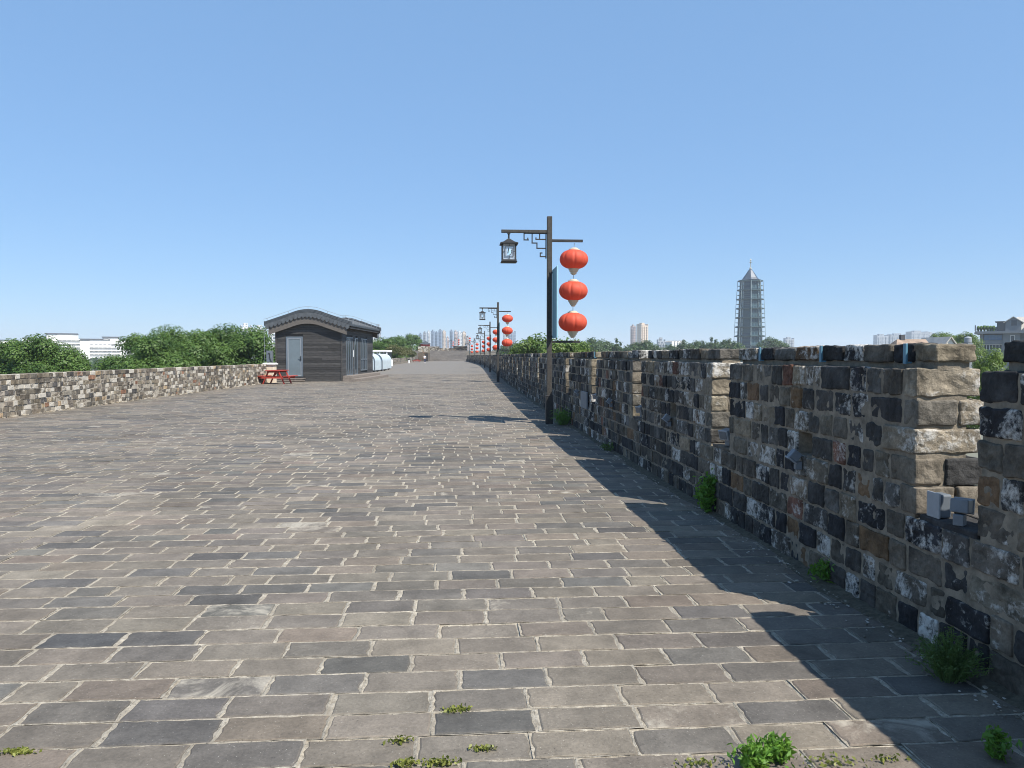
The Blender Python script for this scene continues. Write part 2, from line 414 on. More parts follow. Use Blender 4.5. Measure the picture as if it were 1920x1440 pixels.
while y < PAVE_END:
    rh = ROW * random.uniform(0.95, 1.05)
    x = rwx(y) + 0.3 - (0 if row % 2 else LEN / 2) + random.uniform(-0.06, 0.06)
    xl = lwx(y) - 0.1
    d = max(y, 0.5)
    while x > xl:
        bl = LEN * random.uniform(0.95, 1.06)
        if random.random() < 0.04: bl *= 0.6
        jx, jy = random.uniform(0.009, 0.017), random.uniform(0.006, 0.011)
        # skip pavers that the picture cannot show
        if y < 2.2 and (x < -3.5): x -= bl; continue
        x0, x1, y0, y1 = x - bl + jx, x - jx, y + jy, y + rh - jy
        ns, me_ = (11, 5) if d < 7 else ((4, 2) if d < 16 else (1, 1))
        amp = 0.0075 if d < 7 else (0.006 if d < 16 else 0)
        per = []
        for i in range(ns): per.append((x0 + (x1 - x0) * i / ns, y0))
        for i in range(me_): per.append((x1, y0 + (y1 - y0) * i / me_))
        for i in range(ns): per.append((x1 - (x1 - x0) * i / ns, y1))
        for i in range(me_): per.append((x0, y1 - (y1 - y0) * i / me_))
        if amp: per = [(a_ + random.uniform(-amp, amp), b_ + random.uniform(-amp, amp) * 0.7) for a_, b_ in per]
        cx, cy = (x0 + x1) / 2, (y0 + y1) / 2
        tx, ty, hz_ = random.gauss(0, 0.003), random.gauss(0, 0.006), random.gauss(0, 0.0009) + gh(cx, cy)
        if random.random() < 0.04: hz_ += -0.004
        q = len(per); ch = 0.006
        V = [(cx + (a_ - cx) * (1 - ch / 0.2), cy + (b_ - cy) * (1 - ch / 0.115), hz_ + tx * (a_ - cx) + ty * (b_ - cy)) for a_, b_ in per]
        V += [(a_, b_, hz_ - 0.004 + tx * (a_ - cx) + ty * (b_ - cy)) for a_, b_ in per]
        cell = []
        X0, X1, Y0_, Y1_ = x - bl - 0.002, x + 0.002, y - 0.002, y + rh + 0.002
        for i in range(ns): cell.append((X0 + (X1 - X0) * i / ns, Y0_))
        for i in range(me_): cell.append((X1, Y0_ + (Y1_ - Y0_) * i / me_))
        for i in range(ns): cell.append((X1 - (X1 - X0) * i / ns, Y1_))
        for i in range(me_): cell.append((X0, Y1_ - (Y1_ - Y0_) * i / me_))
        mz = hz_ - 0.0030 + random.uniform(-0.0012, 0.0016)
        V += [(a_ + random.uniform(-1, 1) * amp * 0.3, b_ + random.uniform(-1, 1) * amp * 0.3, hz_ - 0.0075 + tx * (a_ - cx) + ty * (b_ - cy)) for a_, b_ in per]
        Vm = [(a_, b_, hz_ - 0.0058 + tx * (a_ - cx) + ty * (b_ - cy)) for a_, b_ in per]
        Vm += [((a_ + c_[0]) / 2, (b_ + c_[1]) / 2, mz + random.uniform(-0.001, 0.002) * (1 if amp else 0.3)) for (a_, b_), c_ in zip(per, cell)]
        Vm += [(c_[0], c_[1], gh(cx, cy) - 0.0026 + (random.uniform(-0.001, 0.0022) if amp else 0)) for c_ in cell]
        F = [tuple(range(q))]; Fm = []
        for i in range(q):
            i2 = (i + 1) % q
            F.append((i, q + i, q + i2, i2)); F.append((q + i, 2 * q + i, 2 * q + i2, q + i2))
            Fm.append((i, q + i, q + i2, i2)); Fm.append((q + i, 2 * q + i, 2 * q + i2, q + i2))
        mb.add(Vm, Fm, (1, 1, 1, 0), 1)
        r_ = random.random()
        mb.add(V, F, (*pick(PAL_P), 0.5 if r_ < 0.035 else (0.36 if r_ < 0.12 else random.uniform(0.0, 0.27))), 0)
        x -= bl
    y += rh; row += 1
pav = tag(mb.build("pavement", [M['paver'], M['joint'], M['far_paving']]), kind="structure")

# ------------------------------------------------------------------ brick masonry
def grid_template(axis_pts):
    """surface of a box subdivided at the given parameters per axis"""
    idx, V, F = {}, [], []
    ax = axis_pts; n_ = [len(a_) for a_ in ax]
    def vid(i, j, k):
        if (i, j, k) not in idx: idx[(i, j, k)] = len(V); V.append((ax[0][i], ax[1][j], ax[2][k]))
        return idx[(i, j, k)]
    for a_ in range(3):
        u, v = (a_ + 1) % 3, (a_ + 2) % 3
        for side in (0, n_[a_] - 1):
            for i in range(n_[u] - 1):
                for j in range(n_[v] - 1):
                    q = []
                    for di, dj in ((0, 0), (1, 0), (1, 1), (0, 1)):
                        ijk = [0, 0, 0]; ijk[a_] = side; ijk[u] = i + di; ijk[v] = j + dj; q.append(vid(*ijk))
                    F.append(tuple(q if side else q[::-1]))
    return np.array(V), F
lin = lambda n_: [-1, -0.93] + list(np.linspace(-0.8, 0.8, n_)) + [0.93, 1]
T_NEAR = grid_template([lin(8), lin(9), lin(6)])
T_MID = grid_template([[-1, -0.86, 0.86, 1], [-1, -0.9, 0.9, 1], [-1, -0.82, 0.82, 1]])
T_FAR = grid_template([[-1, 1], [-1, 1], [-1, 1]])
def brick(mb, c, h, det, col, r=0.02, amp=0.006, mi=0, xf=None):
    V, F = (T_NEAR, T_MID, T_FAR)[det]
    h = np.asarray(h); P = V * h
    if det < 2:
        rr = min(r, h.min() * 0.8); inner = np.clip(P, -(h - rr), h - rr); dv = P - inner
        ln = np.linalg.norm(dv, axis=1, keepdims=True); ln[ln == 0] = 1
        nz = np.linalg.norm(dv, axis=1, keepdims=True) > 0
        P = np.where(nz, inner + dv / ln * rr, P)
    P = P + np.asarray(c)
    if det == 0:
        off = random.random() * 100
        d_ = np.array([[mnoise.noise(Vector((p[0] * 9 + off, p[1] * 9, p[2] * 9))) * 1.1 + mnoise.noise(Vector((p[0] * 26 + off, p[1] * 26, p[2] * 26))) * 0.9 - 0.25 for _ in (0,)] for p in P])
        dirv = (P - np.asarray(c)) / h; dirv /= np.linalg.norm(dirv, axis=1, keepdims=True)
        P = P + dirv * d_ * amp
    elif det == 1: P = P + RNG.uniform(-amp * 0.7, amp * 0.7, P.shape)
    if xf is not None: P = xf(P)
    mb.add(P, F, col, mi)

# right wall palette: dark, sooty; alpha is the amount of limewash left
PAL_SUNLIT_END = [((0.175, 0.147, 0.105), 5), ((0.14, 0.12, 0.092), 5), ((0.20, 0.17, 0.125), 3), ((0.10, 0.09, 0.075), 4)]  # near end bricks: sunlit tan painted into their colour
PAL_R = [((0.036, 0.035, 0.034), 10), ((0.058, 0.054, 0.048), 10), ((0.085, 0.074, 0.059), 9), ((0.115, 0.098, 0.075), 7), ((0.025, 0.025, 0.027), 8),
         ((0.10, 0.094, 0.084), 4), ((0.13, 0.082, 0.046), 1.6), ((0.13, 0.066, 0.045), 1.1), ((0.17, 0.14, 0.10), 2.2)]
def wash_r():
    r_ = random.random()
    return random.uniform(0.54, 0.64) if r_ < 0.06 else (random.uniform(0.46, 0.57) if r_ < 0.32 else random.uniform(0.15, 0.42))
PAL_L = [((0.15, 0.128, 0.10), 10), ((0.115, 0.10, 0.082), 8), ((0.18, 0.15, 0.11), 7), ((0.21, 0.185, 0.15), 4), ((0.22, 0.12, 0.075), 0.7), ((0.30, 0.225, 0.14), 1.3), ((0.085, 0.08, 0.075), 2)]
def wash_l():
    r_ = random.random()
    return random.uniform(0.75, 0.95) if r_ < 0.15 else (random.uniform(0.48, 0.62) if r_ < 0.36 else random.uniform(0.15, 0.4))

def rmap(P):
    """wall-local (offset outward, y along, z) to world along the right wall line"""
    P = np.array(P, float); P[:, 0] = P[:, 0] + rwx(P[:, 1]); return P
def lmap(P):
    P = np.array(P, float); P[:, 0] = lwx(P[:, 1]) - P[:, 0]; P = P.copy(); return P
CO, TH, SILL = 0.17, 0.33, 4                      # course height, merlon thickness, courses below the crenels
def course(mb, y0, y1, z0, hgt, v0, v1, pal, wash, xf, det, lens, fl=False, skip=None, endlen=None, jut=0.010, gap=0.009, tan=False):
    y = y0; first = True
    while y < y1 - 0.02:
        L = random.choice(lens) * random.uniform(0.85, 1.15)
        if y1 - (y + L) < 0.12: L = y1 - y
        if skip and skip[0] < y + L / 2 < skip[1] : y += L; continue
        g1, g2 = random.uniform(0.5, 1.4) * gap, random.uniform(0.5, 1.4) * gap
        dv = random.uniform(-jut, jut * 0.7)
        hz_ = hgt / 2 - random.uniform(0.003, 0.011)
        c_ = ((v0 + v1) / 2 + dv, y + L / 2, z0 + hgt / 2 + random.uniform(-0.004, 0.004))
        if tan and y == y0 and v1 - v0 > 0.38 and random.random() < 0.5:              # two headers side by side on the merlon's end
            vm = v0 + (v1 - v0) * random.uniform(0.4, 0.62); cc_ = pick(PAL_SUNLIT_END if random.random() < 0.8 else pal)
            for a_, b_ in ((v0, vm - 0.007), (vm + 0.007, v1)):
                brick(mb, ((a_ + b_) / 2 + dv, c_[1] + random.uniform(-0.006, 0.006), c_[2]), ((b_ - a_) / 2, max(L / 2 - (g1 + g2) / 2, 0.03), hz_), det, (*cc_, wash()), random.uniform(0.010, 0.018), 0.008, 0, xf)
                cc_ = pick(PAL_SUNLIT_END if random.random() < 0.6 else pal)
            y += L; continue
        brick(mb, c_, ((v1 - v0) / 2, max(L / 2 - (g1 + g2) / 2, 0.03), hz_), det, (*pick(PAL_SUNLIT_END if (tan and y == y0 and random.random() < 0.8) else pal), wash()), random.uniform(0.011, 0.022), 0.011, 0, xf)
        y += L
LENS_R = [0.17, 0.18, 0.2, 0.2, 0.22, 0.3, 0.38]
def det_at(y): return 0 if y < 9.5 else (1 if y < 60 else 2)

wall_origin = (2.61, -5.0, 0.0)
rwall = tag(empty("parapet_wall", wall_origin), "dark soot stained brick parapet wall with battlements along the right side of the walkway", "wall")
GAPW, PER, Y0 = 0.50, 3.49, 4.11
WALL_END = 214.0
# base courses, one mesh
def core_strip(mb, ya, yb, v0, v1, z0, z1, step, mi=1):
    nseg = max(1, int((yb - ya) / step)); yy = np.linspace(ya, yb, nseg + 1)
    V = []
    for y in yy: V += [(v0, y, z0), (v1, y, z0), (v1, y, z1), (v0, y, z1)]
    F = [(0, 1, 2, 3), tuple(4 * nseg + k for k in (3, 2, 1, 0))]
    for i in range(nseg):
        a_ = 4 * i
        for k in range(4): k2 = (k + 1) % 4; F.append((a_ + k, a_ + 4 + k, a_ + 4 + k2, a_ + k2))
    mb.add(rmap(V), F, (1, 1, 1, 0), mi)
mb = MB()
core_strip(mb, -5, WALL_END, 0.010, 0.60, -0.05, SILL * CO - 0.012, 2.0)
ys_ = [(-0.5, 9.5), (9.5, 60), (60, WALL_END)]
for ci in range(SILL):
    for ya, yb in ys_:
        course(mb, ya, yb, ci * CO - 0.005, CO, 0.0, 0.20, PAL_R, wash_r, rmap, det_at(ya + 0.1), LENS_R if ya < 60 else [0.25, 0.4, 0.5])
# sill slabs in the crenels
mi_ = -1
ye = Y0 - PER
gaps = []
while ye < WALL_END - 4:
    gaps.append((ye - GAPW, ye)); ye += PER
for ga, gb in gaps:
    if gb < 0: continue
    for k in range(2):
        brick(mb, (0.13 + 0.25 * k, (ga + gb) / 2, SILL * CO + 0.0), (0.12, GAPW / 2 - 0.01, 0.025), det_at(ga), (*pick(PAL_R), 0.3), 0.015, 0.006, 0, rmap)
mb.build("wall_base", [M['brick'], M['mortar']], rwall, wall_origin, smooth=False)
merlons = []
i = -1
while Y0 + PER * i < WALL_END - 6:
    ya = Y0 + PER * i; yb = ya + PER - GAPW; i += 1
    mb = MB(); det = det_at(ya); zc = SILL * CO
    top = zc + 5 * CO
    yc = (ya + yb) / 2 - 0.1
    hole = (yc - 0.11, yc + 0.11) if ya < 60 else None
    # mortar core, with a clear loophole through it
    if hole:
        for a_, b_ in ((ya + 0.024, hole[0]), (hole[1], yb - 0.024)): core_strip(mb, a_, b_, 0.009, TH - 0.022, zc - 0.012, top - 0.012, 1.5)
        core_strip(mb, hole[0], hole[1], 0.016, TH - 0.016, zc - 0.012, zc + CO, 1); core_strip(mb, hole[0], hole[1], 0.016, TH - 0.016, zc + 2 * CO, top - 0.012, 1)
    else: core_strip(mb, ya + 0.024, yb - 0.024, 0.009, TH - 0.022, zc - 0.012, top - 0.012, 3.5)
    for ci in range(5):
        tk = 0.38 if ci == 4 else 0.42
        e0, e1 = ya + random.uniform(-0.016, 0.006), yb + random.uniform(-0.006, 0.016)
        for s0, s1 in (((e0, hole[0]), (hole[1], e1)) if hole and ci == 1 else ((e0, e1),)):
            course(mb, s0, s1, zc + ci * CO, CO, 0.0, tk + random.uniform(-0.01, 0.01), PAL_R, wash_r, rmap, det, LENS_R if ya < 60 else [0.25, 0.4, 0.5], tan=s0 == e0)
    # coping: mortar bed and one set-back course
    ca_, cb_ = ya + random.uniform(-0.02, 0.02), yb - random.uniform(0.0, 0.05)
    core_strip(mb, ca_ + 0.03, cb_ - 0.03, 0.12, 0.31, top - 0.013, top + 0.10, 1.5)
    course(mb, ca_, cb_, top + 0.022, 0.125, 0.09, 0.335, PAL_R, wash_r, rmap, det, [0.26, 0.34, 0.22, 0.4], jut=0.012, gap=0.007, tan=True)
    o_ = (rwx(ya), ya, zc)
    me_o = mb.build("merlon", [M['brick'], M['mortar']], rwall, np.array(wall_origin)); merlons.append(me_o)
# blue plastic strips pinned on the coping
for px in (1116, 1428, 1543, 1702):
    hd = math.atan((px - 960) / FPX) + A
    y = 2.69 / math.tan(hd)
    mb = MB(); box(mb, 0.058, 0.072, y - 0.014, y + 0.014, 1.55, 1.672); box(mb, 0.0725, 0.10, y - 0.014, y + 0.014, 1.552, 1.562)
    mb.xform(rmap); mb.build("strap", M['strap'], rwall, wall_origin, bevel=0.002)

# left wall: low brick parapet in two runs
def left_run(name, ya, yb, det_split, label):
    org = (lwx(ya), ya, 0); root = tag(empty(name, org), label, "wall")
    mb = MB(); HL, ch = 8, 0.139
    nseg = max(2, int((yb - ya) / 3)); yy = np.linspace(ya, yb, nseg + 1); V = []
    for y in yy: V += [(0.012, y, -0.05), (0.38, y, -0.05), (0.38, y, HL * ch - 0.01), (0.012, y, HL * ch - 0.01)]
    F = [(0, 3, 2, 1), tuple(4 * nseg + k for k in (0, 1, 2, 3))]
    for i_ in range(nseg):
        a_ = 4 * i_
        for k in range(4): k2 = (k + 1) % 4; F.append((a_ + k, a_ + k2, a_ + 4 + k2, a_ + 4 + k))
    mb.add(lmap(V), F, (1, 1, 1, 0), 1)
    def lm(P): return lmap(P)
    for ci in range(HL):
        for a_, b_ in ((ya, min(det_split, yb)), (det_split, yb)):
            if b_ <= a_: continue
            course(mb, a_, b_, ci * ch, ch, -0.012 if ci == HL - 1 else 0.0, 0.2 if ci < HL - 1 else 0.39, PAL_L, wash_l, lm, 1 if b_ <= det_split else 2,
                   [0.17, 0.19, 0.22, 0.26, 0.36] if a_ < 60 else [0.4, 0.5, 0.3], jut=0.016)
    # flip because the mapping mirrors
    mb.F = [f[::-1] for f in mb.F]
    # rubble footing
    for k in range(int((min(yb, 60) - ya) * 4)):
        y = random.uniform(ya, min(yb, 60)); s_ = random.uniform(0.02, 0.06)
        brick(mb, (lwx(y) + random.uniform(0.0, 0.09), y, s_ * 0.3), (s_, s_ * 1.6, s_ * 0.5), 1, (0.3, 0.26, 0.2, 0.5), 0.02, 0.008)
    mb.build("brick_course", [M['brick_far'], M['mortar_pale']], root, org)
    return root
left_run("low_wall", 8.0, 46.3, 46.3, "low sunlit brick wall patched with whitewashed bricks, left edge of the walkway before the hut")
left_run("low_wall", 58.5, 203.0, 60.0, "low pale brick wall running on beyond the dark timber hut towards the stairs")

# ------------------------------------------------------------------ street lamps and red lanterns
def make_lamp():
    r = empty("street_lamp", (0, 0, 0))
    mb = MB(); box(mb, -0.057, 0.057, -0.057, 0.057, 0.6, 4.82); mb.build("pole", M['iron_brown'], r, bevel=0.008)
    mb = MB(); box(mb, -0.082, 0.082, -0.082, 0.082, -0.03, 0.67); box(mb, -0.09, 0.09, -0.09, 0.09, 0.655, 0.675); mb.build("base_box", M['iron'], r, bevel=0.006)
    mb = MB(); box(mb, -1.12, -0.0575, -0.035, 0.035, 4.435, 4.505); mb.build("arm", M['iron_brown'], r, bevel=0.006)
    k = 0.000779
    X = lambda c_: (c_ - 1760) * k
    Z = lambda c_: 4.435 - (c_ - 305) * k
    mb = MB(); t_ = 0.013
    box(mb, X(985), -0.058, -0.02, 0.02, Z(328), 4.434)
    def seg(x0, y0, x1, y1):
        box(mb, min(X(x0), X(x1)) - t_, max(X(x0), X(x1)) + t_, -t_, t_, min(Z(y0), Z(y1)) - t_, max(Z(y0), Z(y1)) + t_)
    t_ = 0.0125
    for s_ in ((1000, 345, 1000, 495), (1000, 510, 1125, 510), (1112, 460, 1112, 494), (1240, 345, 1240, 585), (1240, 600, 1385, 600), (1385, 617, 1385, 740),
               (1385, 755, 1640, 755), (1465, 345, 1465, 475), (1355, 490, 1640, 490), (1355, 450, 1355, 474), (1485, 1000, 1640, 1000), (1485, 895, 1485, 984), (1502, 893, 1535, 893), (1655, 345, 1655, 1040)):
        seg(*s_)
    mb.build("bracket", M['iron'], r)
    lx, k2 = X(545), k
    mb = MB(); tube(mb, [(lx, 0, Z(470)), (lx, 0, 4.436)], 0.02, 8); box(mb, lx - 0.035, lx + 0.035, -0.035, 0.035, 4.405, 4.434)
    h_ = mb.build("lamp_head", M['iron'], r)
    zr0, zr1, zb0, zb1 = Z(655), Z(480), Z(1185), Z(1110)
    mb = MB()                                                             # flared four-sided roof
    prof = [(0.025, zr1), (0.075, zr1 - 0.04), (0.13, zr0 + 0.055), (0.205, zr0 + 0.025), (0.205, zr0)]
    V = []
    for w_, z in prof: V += [(lx - w_, -w_, z), (lx + w_, -w_, z), (lx + w_, w_, z), (lx - w_, w_, z)]
    F = [(0, 3, 2, 1), (16, 17, 18, 19)]
    for i in range(4):
        for j in range(4): j2 = (j + 1) % 4; F.append((4 * i + j2, 4 * i + j, 4 * i + 4 + j, 4 * i + 4 + j2))
    mb.add(V, F); mb.build("roof", M['iron'], h_)
    mb = MB(); box(mb, lx - 0.17, lx + 0.17, -0.17, 0.17, zb0, zb1 - 0.002); box(mb, lx - 0.185, lx + 0.185, -0.185, 0.185, zb0 + 0.004, zb0 + 0.02); mb.build("tray", M['iron'], h_, bevel=0.004)
    mb = MB(); hw = 0.15; z0, z1 = zb1, zr0
    for sx in (-1, 1):
        for sy in (-1, 1): box(mb, lx + sx * hw - 0.013, lx + sx * hw + 0.013, sy * hw - 0.013, sy * hw + 0.013, z0, z1)
    for ax in (0, 1):
        for sg in (-1, 1):
            def bar(u0, u1, za, zb):
                o_ = sg * hw
                if ax == 0: box(mb, lx + u0, lx + u1, o_ - 0.008, o_ + 0.008, za, zb)
                else: box(mb, lx + o_ - 0.008, lx + o_ + 0.008, u0, u1, za, zb)
            zt, zu = z1 - 0.05, z0 + 0.065
            bar(-0.1, -0.088, zu, zt); bar(0.088, 0.1, zu, zt); bar(-0.087, 0.087, zt - 0.012, zt); bar(-0.087, 0.087, zu, zu + 0.012)
            bar(-0.006, 0.006, zt + 0.001, z1); bar(-0.006, 0.006, z0, zu - 0.001); bar(-0.136, -0.101, (z0 + z1) / 2, (z0 + z1) / 2 + 0.01); bar(0.101, 0.136, (z0 + z1) / 2, (z0 + z1) / 2 + 0.01)
    mb.build("lattice", M['iron'], h_)
    mb = MB(); box(mb, lx - 0.135, lx + 0.135, -0.135, 0.135, z0 + 0.002, z1 - 0.002); mb.build("pane", M['pane_white'], h_)
    # the half-round emblem on the front pane
    mb = MB(); zc = (z0 + z1) / 2; q = [(-0.03, -0.085), (-0.045, 0.08)] + [(-0.02 + 0.075 * math.sin(t_), 0.083 * math.cos(t_)) for t_ in np.linspace(0, math.pi, 12)]
    q = [(-0.045, 0.08)] + [(-0.015 + 0.07 * math.sin(t_), 0.083 * math.cos(t_)) for t_ in np.linspace(0.1, math.pi - 0.1, 12)] + [(-0.045, -0.083)]
    nq = len(q); V = [(lx + a_, -0.136, zc + b_) for a_, b_ in q] + [(lx + a_, -0.141, zc + b_) for a_, b_ in q]
    mb.add(V, [tuple(range(nq, 2 * nq))] + [(i, (i + 1) % nq, nq + (i + 1) % nq, nq + i) for i in range(nq)])
    for a_, b_ in zip(q[5:-2], q[6:-1]): beam(mb, (lx + a_[0], -0.142, zc + a_[1]), (lx + b_[0], -0.142, zc + b_[1]), 0.006, 0.014, mi=1)
    beam(mb, (lx - 0.012, -0.142, zc + 0.075), (lx - 0.03, -0.142, zc - 0.04), 0.006, 0.02, mi=1)
    mb.build("emblem", [M['pane_blue'], M['iron']], h_)
    mb = MB(); box(mb, 0.0575, 0.78, -0.028, 0.028, 4.235, 4.295); mb.build("arm", M['iron'], r, bevel=0.005)
    mb = MB(); box(mb, 0.0575, 0.72, -0.022, 0.022, 1.895, 1.945); mb.build("arm", M['iron'], r, bevel=0.004)
    mb = MB(); box(mb, 0.062, 0.082, -0.86, -0.05, 2.0, 3.58); box(mb, -0.0, 0.09, -0.075, -0.058, 2.02, 2.06, mi=1); box(mb, 0.0, 0.09, -0.075, -0.058, 3.5, 3.54, mi=1)
    bn = mb.build("banner", [M['banner'], M['iron']], r)
    mb = MB(); box(mb, 0.058, 0.086, -0.88, -0.861, 1.99, 3.59); mb.build("edge_strip", M['banner_edge'], bn)
    return r
def make_lantern():
    r = empty("red_lantern", (0, 0, 0))
    nr = 12
    wob = lambda t: 1 - 0.05 * abs(math.cos(t * 4)) ** 16
    prof = []
    for k in range(21):
        a_ = math.pi * (k / 20) * 0.90 + math.pi * 0.05
        prof.append((0.335 * math.sin(a_) ** 0.80, -0.225 * math.cos(a_)))
    mb = MB(); lathe(mb, prof, 128, wob=wob); mb.build("body", M['lantern_red'], r, smooth=True)
    mb = MB(); lathe(mb, [(0.13, 0.212), (0.125, 0.235), (0.09, 0.25), (0.075, 0.265), (0.02, 0.27)], 24); mb.build("cap", M['cream'], r)
    mb = MB(); lathe(mb, [(0.02, -0.365), (0.045, -0.36), (0.05, -0.335), (0.072, -0.332), (0.075, -0.295), (0.095, -0.292), (0.10, -0.255), (0.118, -0.25), (0.122, -0.212)], 24); mb.build("collar", M['cream'], r)
    mb = MB(); tube(mb, [(0, 0, 0.268), (0, 0, 0.375)], 0.008, 6); mb.build("cord", M['steel'], r)
    return r
lamp0, lant0 = make_lamp(), make_lantern()
LAMPS = [(2.155, 17.59, 0), (2.50, 45.96, 0), (3.17, 72.3, 0), (3.66, 99.4, 0), (3.90, 126.0, 0), (3.52, 153.0, 0), (3.05, 181.0, 0)]
up = [W(877.5, 650, 236), W(857, 652, 262), W(847, 652, 300)]
LAMPS += [(p.x, p.y, 3.1) for p in up]
ORD = ["nearest", "second", "third", "fourth", "fifth", "sixth", "seventh", "eighth", "ninth", "farthest"]
LV = [(3.84, "top"), (3.105, "middle"), (2.375, "bottom")]
lw = [(0.012, 0.02), (-0.004, -0.015), (-0.012, 0.01)]
for i, (x, y, z) in enumerate(LAMPS):
    o = lamp0 if i == 0 else copy_tree(lamp0)
    o.location = (x, y, z)
    lab = ("dark lamp post nearest the camera, with square lantern head, standing by the parapet" if i == 0 else
           f"dark lamp post, {ORD[i]} along the row by the parapet, counting from the camera" if i < 7 else
           f"small dark lamp post on the raised terrace beyond the stairs, {('near the right parapet', 'between the other two', 'leftmost of three')[i - 7]}")
    tag(o, lab, "street lamp", "lamp posts along the parapet")
    for j, (zz, nm) in enumerate(LV):
        q = lant0 if (i == 0 and j == 0) else copy_tree(lant0)
        q.location = (x + 0.565 + lw[j][0], y + lw[j][1], z + zz); q.rotation_euler = (random.gauss(0, 0.025), random.gauss(0, 0.025), random.uniform(0, 0.78))
        where = "the nearest lamp post" if i == 0 else f"the {ORD[i]} lamp post" if i < 7 else f"the terrace lamp post {('near the right parapet', 'between two others', 'farthest left')[i - 7]}"
        tag(q, f"round red lantern, {nm} of three on {where}", "lantern", "red lanterns strung on the lamp posts")

# ------------------------------------------------------------------ timber hut
hut = tag(empty("hut", cw(-14.57, 46.8), -A), "dark charred timber hut with curved grey tiled roof standing on the left of the walkway", "hut")
HX, HL_ = 4.07, 10.2
def rz_(x): x = abs(x - HX / 2); return 4.41 - (0.2034 * x * x if x < 1.04 else 0.22 + 0.335 * (x - 1.04))
mb = MB()
def plankcol(): 
    k = random.uniform(0.6, 1.45); return (0.044 * k, 0.042 * k, 0.040 * k, 0)
PLH = 0.145
def planks_front(y_, sgn):
    z = 0.0
    while z < 3.8:
        z1 = z + PLH - 0.012
        xs_ = [x for x in np.linspace(0, HX, 120) if rz_(x) - 0.40 > z1]
        if xs_:
            a_, b_ = min(xs_), max(xs_)
            spans = [(a_, b_)]
            if sgn < 0 and z1 > 0.28 and z < 2.78: spans = [(0, 0.615), (1.68, HX)]
            for p0, p1 in spans:
                if p1 - p0 > 2 and random.random() < 0.6:
                    mid = random.uniform(p0 + 0.6, p1 - 0.6); parts = [(p0, mid - 0.003), (mid + 0.003, p1)]
                else: parts = [(p0, p1)]
                for q0, q1 in parts:
                    dy = random.uniform(0, 0.008)
                    box(mb, q0, q1, min(y_, y_ + sgn * (0.022 + dy)), max(y_, y_ + sgn * (0.022 + dy)), z + 0.006, z1 + 0.006, plankcol())
        z += PLH
planks_front(0.0, -1); planks_front(HL_, 1)
z = 0.0
OPEN = [(1.1, 3.0, 0.33, 2.78), (3.55, 4.55, 0.33, 2.78), (5.6, 7.9, 0.55, 2.78)]
while z < 3.2:                                                        # right side, with openings
    z1 = z + PLH - 0.012; y = 0.0
    cuts = sorted([(a_, b_) for a_, b_, c_, d_ in OPEN if z1 > c_ and z < d_])
    segs = []; s_ = -0.02
    for a_, b_ in cuts: segs.append((s_, a_)); s_ = b_
    segs.append((s_, HL_ + 0.02))
    for a_, b_ in segs: box(mb, HX, HX + 0.022 + random.uniform(0, 0.008), a_, b_, z + 0.006, z1 + 0.006, plankcol())
    box(mb, -0.022 - random.uniform(0, 0.008), 0, -0.02, HL_ + 0.02, z + 0.006, z1 + 0.006, plankcol())
    z += PLH
box(mb, 0.02, HX - 0.04, 0.02, HL_ - 0.02, -0.02, 3.3, (0.03, 0.028, 0.026, 0))
for x in (-0.03, HX - 0.06): box(mb, x, x + 0.09, -0.055, -0.036, 0, 3.2, (0.05, 0.046, 0.042, 0))
mb.build("wall", M['plank'], hut)
# door
mb = MB(); x0, x1, zb, zt = 0.63, 1.67, 0.30, 2.76
for a_ in ((x0, x0 + 0.09, zb, zt), (x1 - 0.09, x1, zb, zt), (x0 + 0.091, x1 - 0.091, zt - 0.09, zt), (x0 + 0.091, x1 - 0.091, zb, zb + 0.03)): box(mb, a_[0], a_[1], -0.06, 0.01, a_[2], a_[3])
dr = mb.build("door", M['door'], hut)
mb = MB()
for a_ in ((x0 + 0.095, x0 + 0.15, zb + 0.035, zt - 0.095), (x1 - 0.15, x1 - 0.095, zb + 0.035, zt - 0.095), (x0 + 0.151, x1 - 0.151, zt - 0.15, zt - 0.095), (x0 + 0.151, x1 - 0.151, zb + 0.035, zb + 0.1)): box(mb, a_[0], a_[1], -0.05, -0.02, a_[2], a_[3])
mb.build("frame", M['light_plastic'], dr)
mb = MB(); box(mb, x0 + 0.15, x1 - 0.15, -0.035, -0.021, zb + 0.1, zt - 0.15); mb.build("pane", M['door_glass'], dr)
mb = MB(); box(mb, x1 - 0.14, x1 - 0.11, -0.075, -0.051, 1.28, 1.56); tube(mb, [(x1 - 0.125, -0.09, 1.45), (x1 - 0.25, -0.09, 1.45)], 0.012, 8); tube(mb, [(x1 - 0.125, -0.075, 1.45), (x1 - 0.125, -0.095, 1.45)], 0.012, 8)
box(mb, x1 - 0.2, x1 - 0.14, -0.07, -0.051, 1.33, 1.35); mb.build("handle", M['rubber'], dr)
mb = MB(); box(mb, 0.15, 1.78, -0.62, -0.03, 0.02, 0.15); box(mb, 0.12, 1.82, -0.64, -0.025, 0.151, 0.185, mi=0); mb.build("doorstep", M['step'], hut, bevel=0.008)
